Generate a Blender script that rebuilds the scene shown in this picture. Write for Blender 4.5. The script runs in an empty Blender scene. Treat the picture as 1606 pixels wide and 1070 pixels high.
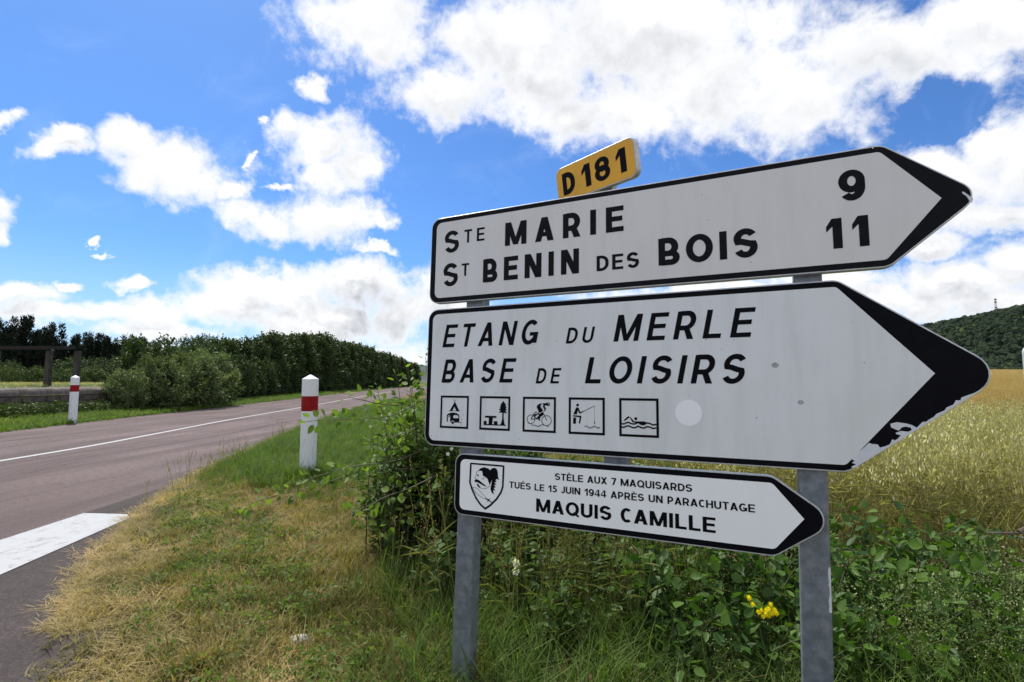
import bpy, bmesh, math, random
import numpy as np
from mathutils import Vector, Matrix
from mathutils.geometry import tessellate_polygon
random.seed(7); RNG = np.random.default_rng(11)
sc = bpy.context.scene
COL = sc.collection
PI = math.pi
# ------------------------------------------------------------------ camera
EYE = 1.25
cam_d = bpy.data.cameras.new('camera'); cam = bpy.data.objects.new('camera', cam_d); COL.objects.link(cam)
cam_d.sensor_width = 36.0; cam_d.lens = 18.0; cam_d.clip_start = 0.05; cam_d.clip_end = 12000
cam.location = (0, 0, EYE); cam.rotation_euler = (math.radians(90 + 4.557), 0, 0)
sc.camera = cam
# ------------------------------------------------------------------ light
SUN_EL, SUN_AZ = math.radians(57), math.radians(-38)      # azimuth from +Y, clockwise
sd = bpy.data.lights.new('sun', 'SUN'); sd.energy = 3.9; sd.angle = math.radians(0.55); sd.color = (1.0, .955, .88)
sun = bpy.data.objects.new('sun', sd); COL.objects.link(sun)
svec = Vector((math.sin(SUN_AZ)*math.cos(SUN_EL), math.cos(SUN_AZ)*math.cos(SUN_EL), math.sin(SUN_EL)))
sun.rotation_euler = svec.to_track_quat('Z', 'Y').to_euler(); sun.location = svec*50
sc.view_settings.view_transform = 'Standard'; sc.view_settings.look = 'None'; sc.view_settings.gamma = 1
sc.view_settings.use_curve_mapping = False; sc.view_settings.exposure = 0.30
sc.cycles.max_bounces = 6; sc.cycles.transparent_max_bounces = 6; sc.cycles.caustics_reflective = False
sc.cycles.use_denoising = True
CLOUD_WHITE, CLOUD_GREY, VEIL, HAZEC, SKY_TINT = (7.8, 7.85, 7.95), (3.5, 3.75, 4.2), (4.6, 6.2, 9.0), (5.2, 6.5, 8.2), (.46, .75, 1.13)
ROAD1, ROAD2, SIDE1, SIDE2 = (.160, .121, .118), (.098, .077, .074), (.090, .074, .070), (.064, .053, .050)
FACE1, FACE2, FACE3 = (.76, .75, .735), (.80, .82, .83), (.97, .975, .97)
PLATE_C = (.3644, 2.15, 2.1774); LPOST, RPOST, MPOST, SCRZ = -.201, 1.009, .397, .22
NEARB, FARB = (-2.59, 6.6, .065), (-13.27, 15.6, .08)
TURF_G, TURF_D = (.11, .115, .022), (.62, .46, .22)
PEEL= {'peel_large':[(1.3877,-0.0306),(1.3749,-0.0361),(1.3611,-0.0427),(1.3585,-0.0502),(1.3487,-0.0504),(1.3429,-0.0618),(1.3275,-0.0702),(1.3227,-0.0784),(1.3048,-0.0881),(1.2977,-0.097),(1.2877,-0.1038),(1.2803,-0.1106),(1.2728,-0.1108),(1.2585,-0.1277),(1.2477,-0.1204),(1.2345,-0.1165),(1.2142,-0.1139),(1.1987,-0.1189),(1.2,-0.1289),(1.2116,-0.1351),(1.2174,-0.137),(1.2248,-0.1279),(1.234,-0.1254),(1.2451,-0.1282),(1.2469,-0.1347),(1.2386,-0.1395),(1.2219,-0.138),(1.2093,-0.144),(1.2109,-0.1473),(1.2212,-0.1501),(1.2129,-0.1604),(1.2067,-0.1652),(1.2009,-0.1621),(1.1946,-0.1763),(1.1827,-0.183),(1.1709,-0.187),(1.1657,-0.1783),(1.1526,-0.1779),(1.1452,-0.1749),(1.1331,-0.1891),(1.118,-0.2035),(1.1007,-0.2203),(1.1033,-0.2258),(1.109,-0.2277),(1.101,-0.2339),(1.1114,-0.2377),(1.0995,-0.2452),(1.1022,-0.2496),(1.111,-0.2455),(1.4082,-0.0198),(1.4019,-0.022)],'peel_tip':[(1.3994,0.5339),(1.4046,0.5314),(1.4155,0.5179),(1.423,0.51),(1.4201,0.5034),(1.4191,0.4973),(1.4144,0.5014),(1.4114,0.5119),(1.4064,0.521),(1.4005,0.527)],'peel_top':[(1.1822,0.713),(1.193,0.7116),(1.203,0.7113),(1.2125,0.7084),(1.2105,0.7052),(1.2042,0.7074),(1.2018,0.7025),(1.1983,0.7032),(1.2,0.7083),(1.1892,0.7097)]}
ICONS= {'camp':[('P',[(-0.2821,-0.1192),(-0.2584,-0.0822),(-0.2537,-0.0863),(-0.2351,-0.1181),(-0.2495,-0.1184),(-0.2592,-0.1019),(-0.2686,-0.1189)]),('S',[(-0.2665,-0.071),(-0.2552,-0.0863)],0.0015),('S',[(-0.2511,-0.0708),(-0.2613,-0.0865)],0.0015),('S',[(-0.2852,-0.1193),(-0.2324,-0.1186)],0.0019),('P',[(-0.294,-0.1638),(-0.2942,-0.1364),(-0.2875,-0.1304),(-0.2741,-0.1261),(-0.2588,-0.1257),(-0.2454,-0.1279),(-0.2368,-0.1332),(-0.2344,-0.1395),(-0.2342,-0.1449),(-0.2379,-0.1463),(-0.2393,-0.1396),(-0.2432,-0.1356),(-0.2584,-0.1354),(-0.264,-0.1394),(-0.2638,-0.1452),(-0.2591,-0.1482),(-0.2447,-0.1478),(-0.2341,-0.1462),(-0.2336,-0.1618),(-0.2556,-0.1635),(-0.2603,-0.1585),(-0.2672,-0.1575),(-0.2717,-0.1608),(-0.2739,-0.1641),(-0.2778,-0.163),(-0.2778,-0.1407),(-0.2815,-0.136),(-0.2865,-0.1362),(-0.2894,-0.1411),(-0.2886,-0.162)]),('P',[(-0.2848,-0.1387),(-0.2821,-0.1386),(-0.2805,-0.1418),(-0.2819,-0.1444),(-0.2846,-0.1445),(-0.2863,-0.142)]),('S',[(-0.2936,-0.1728),(-0.2257,-0.172)],0.0027),('S',[(-0.2253,-0.1631),(-0.2253,-0.1726)],0.0015),('S',[(-0.2586,-0.1642),(-0.2253,-0.1637)],0.0019),('P',[(-0.2585,-0.1658),(-0.2593,-0.1686),(-0.2616,-0.1707),(-0.2648,-0.1715),(-0.2681,-0.1709),(-0.2705,-0.169),(-0.2715,-0.1663),(-0.2707,-0.1635),(-0.2684,-0.1614),(-0.2652,-0.1606),(-0.2619,-0.1612),(-0.2595,-0.1631)])],'picnic':[('P',[(-0.1151,-0.1338),(-0.0639,-0.1336),(-0.0641,-0.141),(-0.0799,-0.1412),(-0.0818,-0.1659),(-0.0751,-0.166),(-0.0754,-0.1537),(-0.0592,-0.1537),(-0.059,-0.166),(-0.0457,-0.1658),(-0.0417,-0.1562),(-0.0392,-0.1445),(-0.0387,-0.12),(-0.0544,-0.1204),(-0.0455,-0.1109),(-0.0549,-0.1105),(-0.045,-0.1001),(-0.051,-0.1003),(-0.0442,-0.0903),(-0.0491,-0.0904),(-0.0399,-0.0806),(-0.0355,-0.0738),(-0.0308,-0.0805),(-0.0212,-0.0904),(-0.0257,-0.0905),(-0.0196,-0.1011),(-0.0248,-0.1012),(-0.0187,-0.1118),(-0.0264,-0.1111),(-0.0179,-0.1213),(-0.0328,-0.1204),(-0.0319,-0.1443),(-0.0296,-0.1558),(-0.027,-0.1661),(-0.0221,-0.1665),(-0.0227,-0.1702),(-0.1206,-0.1707),(-0.1207,-0.1545),(-0.1074,-0.1541),(-0.1071,-0.1659),(-0.0985,-0.1659),(-0.0977,-0.1414),(-0.1149,-0.1413)])],'bike':[('S',[(0.0996,-0.1407),(0.0989,-0.1458),(0.0967,-0.1504),(0.0933,-0.1541),(0.0889,-0.1566),(0.0841,-0.1576),(0.0792,-0.157),(0.0747,-0.1548),(0.0712,-0.1513),(0.0689,-0.1468),(0.068,-0.1417),(0.0687,-0.1366),(0.0709,-0.132),(0.0744,-0.1282),(0.0788,-0.1258),(0.0836,-0.1248),(0.0885,-0.1255),(0.0929,-0.1277),(0.0965,-0.1312),(0.0988,-0.1357),(0.0996,-0.1407)],0.0023),('S',[(0.1666,-0.1439),(0.1657,-0.1496),(0.163,-0.1548),(0.1588,-0.159),(0.1535,-0.1618),(0.1476,-0.163),(0.1417,-0.1623),(0.1363,-0.1598),(0.132,-0.1559),(0.1292,-0.1508),(0.1282,-0.1451),(0.1291,-0.1394),(0.1318,-0.1341),(0.136,-0.1299),(0.1414,-0.1271),(0.1473,-0.126),(0.1532,-0.1267),(0.1586,-0.1292),(0.1628,-0.1332),(0.1656,-0.1382),(0.1666,-0.1439)],0.0023),('S',[(0.0839,-0.1412),(0.0941,-0.1231),(0.1212,-0.1211),(0.134,-0.1178)],0.0034),('S',[(0.0941,-0.1231),(0.1067,-0.1393),(0.1212,-0.1211)],0.0027),('S',[(0.0839,-0.1412),(0.1068,-0.1399)],0.0027),('S',[(0.1068,-0.1399),(0.1363,-0.1198)],0.0046),('S',[(0.1308,-0.1155),(0.1389,-0.1242),(0.1481,-0.1445)],0.0023),('P',[(0.0983,-0.1134),(0.1097,-0.1125),(0.1123,-0.1154),(0.1032,-0.1157),(0.0961,-0.1218),(0.0941,-0.1207),(0.1006,-0.1154)]),('P',[(0.1069,-0.0959),(0.1087,-0.0888),(0.1158,-0.0838),(0.1256,-0.0807),(0.1294,-0.0818),(0.123,-0.0876),(0.1225,-0.0935),(0.1284,-0.1008),(0.1323,-0.106),(0.1298,-0.1126),(0.1195,-0.1158),(0.1098,-0.1235),(0.1034,-0.1287),(0.0962,-0.1307),(0.0962,-0.1278),(0.1049,-0.1216),(0.1162,-0.1159),(0.1129,-0.1071)]),('P',[(0.1294,-0.0818),(0.1352,-0.0799),(0.1423,-0.0804),(0.1442,-0.0786),(0.1513,-0.079),(0.1552,-0.0843),(0.1552,-0.089),(0.1489,-0.0903),(0.1463,-0.0874),(0.1418,-0.0872),(0.1392,-0.0932),(0.1451,-0.099),(0.1426,-0.1064),(0.1372,-0.1109),(0.1349,-0.1089),(0.1394,-0.1041),(0.1338,-0.0971),(0.1321,-0.0904),(0.1347,-0.0859)]),('P',[(0.1211,-0.1188),(0.134,-0.1125),(0.1363,-0.1154),(0.1309,-0.1229),(0.1235,-0.1305),(0.1198,-0.141),(0.1237,-0.1459),(0.1192,-0.146),(0.1133,-0.1412),(0.1164,-0.1307)]),('S',[(0.1513,-0.0773),(0.1584,-0.0801),(0.1591,-0.0869),(0.1546,-0.0896)],0.0027),('S',[(0.0709,-0.156),(0.0857,-0.1584),(0.0907,-0.1642),(0.1038,-0.1631),(0.113,-0.1687),(0.1216,-0.163),(0.1329,-0.1597),(0.1489,-0.1635),(0.1569,-0.167)],0.0023)],'fish':[('P',[(0.274,-0.0843),(0.2732,-0.0869),(0.2713,-0.0888),(0.2685,-0.0896),(0.2658,-0.0889),(0.2638,-0.0871),(0.2631,-0.0845),(0.2638,-0.0819),(0.2658,-0.08),(0.2685,-0.0792),(0.2712,-0.0799),(0.2732,-0.0817)]),('P',[(0.2631,-0.0935),(0.2674,-0.092),(0.2725,-0.0947),(0.2794,-0.1099),(0.2921,-0.1045),(0.2928,-0.1072),(0.2795,-0.1151),(0.2755,-0.1145),(0.2697,-0.1033),(0.2661,-0.1182),(0.2522,-0.1186),(0.2558,-0.1105)]),('P',[(0.2515,-0.1213),(0.2827,-0.1225),(0.2834,-0.1259),(0.2784,-0.1507),(0.2734,-0.1508),(0.2762,-0.1282),(0.2515,-0.1262)]),('P',[(0.2522,-0.1296),(0.2632,-0.1299),(0.2625,-0.1519),(0.2516,-0.1523)]),('S',[(0.2913,-0.1066),(0.3327,-0.0859)],0.0018),('S',[(0.3327,-0.0859),(0.3322,-0.1424)],0.0007),('S',[(0.3322,-0.1413),(0.3326,-0.1508)],0.0028),('S',[(0.2943,-0.161),(0.3,-0.157),(0.3064,-0.1592),(0.3135,-0.1643),(0.3223,-0.1626),(0.3312,-0.1569),(0.3399,-0.1606),(0.3479,-0.1636),(0.3528,-0.1594)],0.0014),('S',[(0.2964,-0.1636),(0.301,-0.16),(0.3071,-0.1625),(0.3135,-0.1663),(0.3234,-0.1649),(0.3311,-0.1596),(0.3389,-0.163),(0.3479,-0.1656),(0.3514,-0.1628)],0.0011)],'swim':[('P',[(0.4846,-0.1268),(0.4839,-0.1294),(0.4819,-0.1314),(0.4793,-0.1322),(0.4767,-0.1316),(0.4748,-0.1297),(0.4741,-0.1271),(0.4748,-0.1245),(0.4768,-0.1225),(0.4794,-0.1218),(0.482,-0.1224),(0.4839,-0.1242)]),('P',[(0.4369,-0.1339),(0.4537,-0.1183),(0.457,-0.1208),(0.4576,-0.124),(0.4402,-0.1364)]),('P',[(0.4583,-0.1234),(0.4603,-0.122),(0.4734,-0.136),(0.5115,-0.1353),(0.513,-0.1385),(0.5114,-0.1437),(0.4984,-0.1455),(0.4805,-0.1409),(0.4681,-0.1401)]),('S',[(0.4301,-0.146),(0.4375,-0.1464),(0.4475,-0.1414),(0.4548,-0.1405),(0.4624,-0.1442),(0.4723,-0.1458),(0.4805,-0.1429),(0.4877,-0.14),(0.4968,-0.1455),(0.5065,-0.1465),(0.5178,-0.1396),(0.5274,-0.1419),(0.5369,-0.1467),(0.5481,-0.1437)],0.005),('S',[(0.43,-0.1571),(0.4374,-0.1582),(0.4474,-0.1532),(0.4547,-0.1523),(0.4639,-0.1565),(0.4721,-0.1588),(0.4804,-0.1559),(0.4876,-0.1524),(0.4966,-0.1565),(0.5063,-0.1581),(0.5177,-0.1525),(0.5273,-0.1541),(0.5368,-0.1582),(0.5479,-0.1558)],0.005)]}
EMBLEM= [('S',[(-0.1743,-0.323),(-0.0285,-0.3232)],0.0064),('S',[(-0.1744,-0.3206),(-0.1764,-0.3968),(-0.1672,-0.4199),(-0.1474,-0.4536),(-0.1259,-0.4769),(-0.1049,-0.4899),(-0.0826,-0.4744),(-0.0561,-0.4486),(-0.0388,-0.4238),(-0.0305,-0.4),(-0.0285,-0.3224)],0.0074),('P',[(-0.1387,-0.348),(-0.132,-0.3396),(-0.1136,-0.3335),(-0.0951,-0.3369),(-0.0867,-0.343),(-0.0791,-0.335),(-0.0678,-0.3322),(-0.0587,-0.3355),(-0.0535,-0.3456),(-0.0527,-0.3611),(-0.0503,-0.3699),(-0.0452,-0.3761),(-0.0579,-0.3736),(-0.0631,-0.3795),(-0.0567,-0.3836),(-0.0666,-0.3876),(-0.0592,-0.3955),(-0.069,-0.3979),(-0.0607,-0.4053),(-0.0701,-0.4081),(-0.0631,-0.4176),(-0.0726,-0.4177),(-0.0673,-0.4331),(-0.0792,-0.4256),(-0.0836,-0.4144),(-0.0808,-0.3985),(-0.0777,-0.3776),(-0.082,-0.3869),(-0.0871,-0.4002),(-0.0929,-0.3878),(-0.0987,-0.3754),(-0.1104,-0.3684),(-0.1192,-0.366),(-0.1204,-0.3566),(-0.1224,-0.3488)]),('P',[(-0.1564,-0.3872),(-0.1472,-0.3813),(-0.1344,-0.3854),(-0.1222,-0.393),(-0.1002,-0.4053),(-0.1117,-0.4055),(-0.1304,-0.3977),(-0.1445,-0.3929),(-0.1524,-0.3936)]),('P',[(-0.1458,-0.3974),(-0.1373,-0.4014),(-0.1272,-0.4131),(-0.1337,-0.4137),(-0.1427,-0.4066)]),('P',[(-0.1453,-0.3632),(-0.1369,-0.3642),(-0.1377,-0.3674),(-0.1404,-0.3708),(-0.1424,-0.3678),(-0.1462,-0.3665)]),('S',[(-0.1374,-0.3468),(-0.1456,-0.3525),(-0.149,-0.3647),(-0.1534,-0.375),(-0.1504,-0.3819)],0.0014),('S',[(-0.1272,-0.4131),(-0.1183,-0.4167),(-0.1023,-0.4133),(-0.0866,-0.4025)],0.0014),('S',[(-0.0866,-0.4025),(-0.0797,-0.4051)],0.0014),('S',[(-0.124,-0.3774),(-0.1161,-0.3791),(-0.1117,-0.3717),(-0.1057,-0.3696)],0.0014),('S',[(-0.1664,-0.4146),(-0.1438,-0.4158),(-0.1225,-0.4316),(-0.0944,-0.4555)],0.0014),('S',[(-0.1635,-0.4175),(-0.148,-0.4339),(-0.1244,-0.4474),(-0.0957,-0.4571)],0.0014),('S',[(-0.1037,-0.4493),(-0.0728,-0.4657)],0.0032),('S',[(-0.0956,-0.4626),(-0.0858,-0.4523)],0.0032),('S',[(-0.0966,-0.4565),(-0.0899,-0.4527),(-0.0875,-0.4594)],0.0018)]
CLOUDS= [(-0.32,0.753,0.158,0.098),(-0.266,0.691,0.092,0.069),(-0.134,0.581,0.136,0.065),(-0.004,0.711,0.197,0.083),(0.272,0.732,0.342,0.147),(0.126,0.534,0.129,0.065),(0.387,0.609,0.221,0.131),(0.581,0.581,0.182,0.116),(0.781,0.67,0.248,0.111),(0.995,0.739,0.184,0.077),(0.035,0.622,0.143,0.096),(0.23,0.568,0.156,0.082),(-0.771,0.477,0.067,0.045),(-0.697,0.431,0.096,0.06),(-0.619,0.401,0.09,0.05),(-0.547,0.381,0.049,0.032),(-0.456,0.514,0.049,0.04),(-0.384,0.481,0.11,0.07),(-0.332,0.441,0.071,0.056),(-0.376,0.414,0.077,0.034),(-0.539,0.335,0.064,0.034),(-0.475,0.313,0.076,0.044),(-0.386,0.322,0.108,0.06),(-0.31,0.335,0.07,0.042),(-0.258,0.322,0.031,0.026),(-0.267,0.261,0.038,0.012),(-0.929,0.471,0.077,0.024),(-0.907,0.498,0.046,0.019),(-1.026,0.527,0.036,0.017),(-1.025,0.348,0.046,0.034),(-1.02,0.296,0.025,0.029),(-0.75,0.197,0.045,0.014),(-0.874,0.197,0.038,0.01),(-0.394,0.609,0.034,0.027),(-0.508,0.527,0.013,0.011),(-0.538,0.45,0.01,0.011),(-0.465,0.388,0.026,0.011),(-0.808,0.254,0.013,0.006),(-0.835,0.277,0.013,0.005),(-0.47,0.185,0.151,0.038),(-0.306,0.194,0.139,0.041),(-0.544,0.149,0.138,0.038),(-0.38,0.124,0.213,0.057),(-0.217,0.136,0.088,0.064),(-0.895,0.134,0.213,0.03),(-0.973,0.172,0.113,0.025),(-0.706,0.136,0.075,0.036),(-0.704,0.099,0.125,0.02),(-0.452,0.048,0.411,0.033),(-0.876,0.048,0.324,0.03),(0.831,0.431,0.09,0.043),(0.975,0.467,0.077,0.067),(1.05,0.447,0.09,0.1),(0.892,0.381,0.153,0.055),(0.964,0.322,0.14,0.039),(0.82,0.271,0.089,0.028),(1.008,0.232,0.114,0.044),(0.879,0.2,0.202,0.038),(0.751,0.162,0.214,0.036),(0.964,0.162,0.151,0.038),(0.437,0.168,0.277,0.031),(-0.13,0.162,0.075,0.077),(0.627,0.2,0.151,0.031)]
HOLES= [(-0.148,0.729,0.042,0.022),(-0.076,0.688,0.045,0.022),(-0.193,0.611,0.052,0.033),(0.185,0.611,0.057,0.022),(0.422,0.501,0.077,0.013),(0.877,0.548,0.078,0.061)]

# ------------------------------------------------------------------ sky
world = bpy.data.worlds.new('World'); sc.world = world; world.use_nodes = True
nt = world.node_tree; nt.nodes.clear()
class NG:
    """tiny node-graph writer"""
    def __init__(s, nt): s.nt = nt
    def n(s, t, **k):
        o = s.nt.nodes.new(t)
        for a, v in k.items(): setattr(o, a, v)
        return o
    def put(s, inp, v):
        if isinstance(v, bpy.types.NodeSocket): s.nt.links.new(v, inp)
        elif v is not None: inp.default_value = v
    def math(s, op, a, b=None, c=None, clamp=False):
        o = s.n('ShaderNodeMath', operation=op, use_clamp=clamp)
        for i, v in enumerate((a, b, c)): s.put(o.inputs[i], v)
        return o.outputs[0]
    def vec(s, op, a, b=None, c=None):
        o = s.n('ShaderNodeVectorMath', operation=op)
        for i, v in enumerate((a, b, c)):
            if v is not None and i < len(o.inputs): s.put(o.inputs[i], v)
        return o.outputs['Value'] if op in ('LENGTH', 'DOT_PRODUCT') else o.outputs[0]
    def noise(s, v, scale, detail=5, rough=.55, dist=0., lac=2.):
        o = s.n('ShaderNodeTexNoise'); s.put(o.inputs['Vector'], v); o.inputs['Scale'].default_value = scale
        o.inputs['Detail'].default_value = detail; o.inputs['Roughness'].default_value = rough; o.inputs['Distortion'].default_value = dist
        o.inputs['Lacunarity'].default_value = lac
        return o.outputs['Fac']
    def step(s, x, a, b, lo=0., hi=1.):
        o = s.n('ShaderNodeMapRange', interpolation_type='SMOOTHSTEP'); s.put(o.inputs[0], x)
        for i, v in enumerate((a, b, lo, hi)): s.put(o.inputs[i+1], v)
        return o.outputs[0]
    def mix(s, f, a, b, mode='MIX'):
        o = s.n('ShaderNodeMix', data_type='RGBA', blend_type=mode); s.put(o.inputs[0], f)
        s.put(o.inputs[6], a if isinstance(a, bpy.types.NodeSocket) else (*a[:3], 1)); s.put(o.inputs[7], b if isinstance(b, bpy.types.NodeSocket) else (*b[:3], 1))
        return o.outputs[2]
g = NG(nt)
SKY_STRENGTH = 0.11
sky = g.n('ShaderNodeTexSky', sky_type='NISHITA', sun_disc=False); sky.sun_elevation = SUN_EL; sky.sun_rotation = SUN_AZ
sky.altitude = 200; sky.air_density = 1.0; sky.dust_density = 0.6; sky.ozone_density = 2.2
dirv = g.n('ShaderNodeTexCoord').outputs['Generated']
sep = g.n('ShaderNodeSeparateXYZ'); g.put(sep.inputs[0], dirv)
dx, dy, dz = sep.outputs
yy = g.math('MAXIMUM', dy, .02)
comb = g.n('ShaderNodeCombineXYZ'); g.put(comb.inputs[0], g.math('DIVIDE', dx, yy)); g.put(comb.inputs[1], g.math('DIVIDE', dz, yy))
wn = g.n('ShaderNodeTexNoise'); g.put(wn.inputs['Vector'], dirv); wn.inputs['Scale'].default_value = 15; wn.inputs['Detail'].default_value = 7; wn.inputs['Roughness'].default_value = .62
uv = g.vec('MULTIPLY_ADD', g.vec('SUBTRACT', wn.outputs['Color'], (.5, .5, .5)), (.14, .11, 0), comb.outputs[0])
def blobs(lst, uv):
    f = None
    for u, v, ru, rv in lst:
        m = g.vec('MULTIPLY_ADD', uv, (1/ru, 1/rv, 0), (-u/ru, -v/rv, 0))
        l = g.vec('LENGTH', m)
        f = l if f is None else g.math('SMOOTH_MIN', f, l, .25)
    return f
nb = g.noise(dirv, 5.5, 3, .5); nm = g.noise(dirv, 13, 8, .62, .25); 
field = g.math('SUBTRACT', 1.0, blobs(CLOUDS, uv))
above = g.math('SUBTRACT', 1.0, blobs(CLOUDS, g.vec('ADD', uv, (-.004, .032, 0))))
hole = g.math('SUBTRACT', 1.0, blobs(HOLES[5:], uv))
inview = g.math('MULTIPLY', g.step(g.math('ABSOLUTE', g.math('DIVIDE', dx, yy)), 1.05, 1.35, 1, 0), g.step(g.math('DIVIDE', dz, yy), .85, 1.15, 1, 0))
inview = g.math('MULTIPLY', inview, g.step(dy, .05, .2, 0, 1))
generic = g.math('MULTIPLY', g.math('SUBTRACT', g.noise(dirv, 3.2, 4, .5), .44), 4.0)
base = g.n('ShaderNodeMix', data_type='FLOAT'); g.put(base.inputs[0], inview); g.put(base.inputs[2], generic); g.put(base.inputs[3], field)
base = g.math('MAXIMUM', base.outputs[0], -1.2)
holef = g.math('MULTIPLY', g.math('MAXIMUM', g.math('ADD', g.math('ADD', hole, .3), g.math('MULTIPLY', g.math('SUBTRACT', nm, .5), 3.6)), 0.0), inview)
dens = g.math('SUBTRACT', base, g.math('MULTIPLY', holef, 1.1))
nf = g.noise(dirv, 42, 6, .62, .3)
pert = g.math('ADD', g.math('ADD', g.math('MULTIPLY', g.math('SUBTRACT', nf, .5), .75), g.math('MULTIPLY', g.math('SUBTRACT', nm, .5), 1.7)), g.math('MULTIPLY', g.math('SUBTRACT', nb, .5), .8))
dens = g.math('ADD', g.math('ADD', dens, .04), pert)
alpha = g.step(dens, -.24, .58)
alpha = g.math('POWER', alpha, .8)
# thin veil of cirrus, and whiter air towards the horizon
cir = g.n('ShaderNodeMapping'); g.put(cir.inputs[0], dirv); cir.inputs['Rotation'].default_value = (.3, .5, .7); cir.inputs['Scale'].default_value = (1.2, 7, 3)
veil = g.math('MULTIPLY', g.step(g.noise(cir.outputs[0], 2.2, 6, .6, .6), .5, .85), .28)
# cloud body shading: bases and thick middles greyer, rims and tops white
sh = g.noise(g.vec('ADD', dirv, (0, 0, .03)), 6.0, 4, .5, .2)
thick = g.step(dens, .1, .95)
nb2 = g.noise(g.vec('ADD', dirv, (-.012, .0, .035)), 13, 8, .62, .25); nb3 = g.noise(g.vec('ADD', dirv, (-.03, .0, .07)), 5.5, 3, .5)
emb = g.math('ADD', g.math('MULTIPLY', g.math('SUBTRACT', nb2, nm), 2.2), g.math('MULTIPLY', g.math('SUBTRACT', nb3, nb), 2.6))
under = g.math('MULTIPLY', g.math('MULTIPLY', g.math('SUBTRACT', above, field), inview), .95)
grey = g.math('MULTIPLY', thick, g.math('ADD', g.math('ADD', g.math('ADD', g.math('MULTIPLY', emb, .8), g.math('MULTIPLY', g.step(sh, .40, .66), .6)), .15), under), None, True)
lowg = g.step(dz, .06, .42, .95, .55)
ccol = g.mix(g.math('MULTIPLY', grey, lowg), CLOUD_WHITE, CLOUD_GREY)
skyc = g.n('ShaderNodeVectorMath', operation='MULTIPLY'); g.put(skyc.inputs[0], sky.outputs[0]); skyc.inputs[1].default_value = SKY_TINT
col = g.mix(veil, skyc.outputs[0], VEIL)
col = g.mix(g.step(dz, -.02, .24, .62, 0), col, HAZEC)
col = g.mix(alpha, col, ccol)
bg = g.n('ShaderNodeBackground'); g.put(bg.inputs[0], col); bg.inputs[1].default_value = SKY_STRENGTH
out = g.n('ShaderNodeOutputWorld'); nt.links.new(bg.outputs[0], out.inputs[0])
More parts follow.
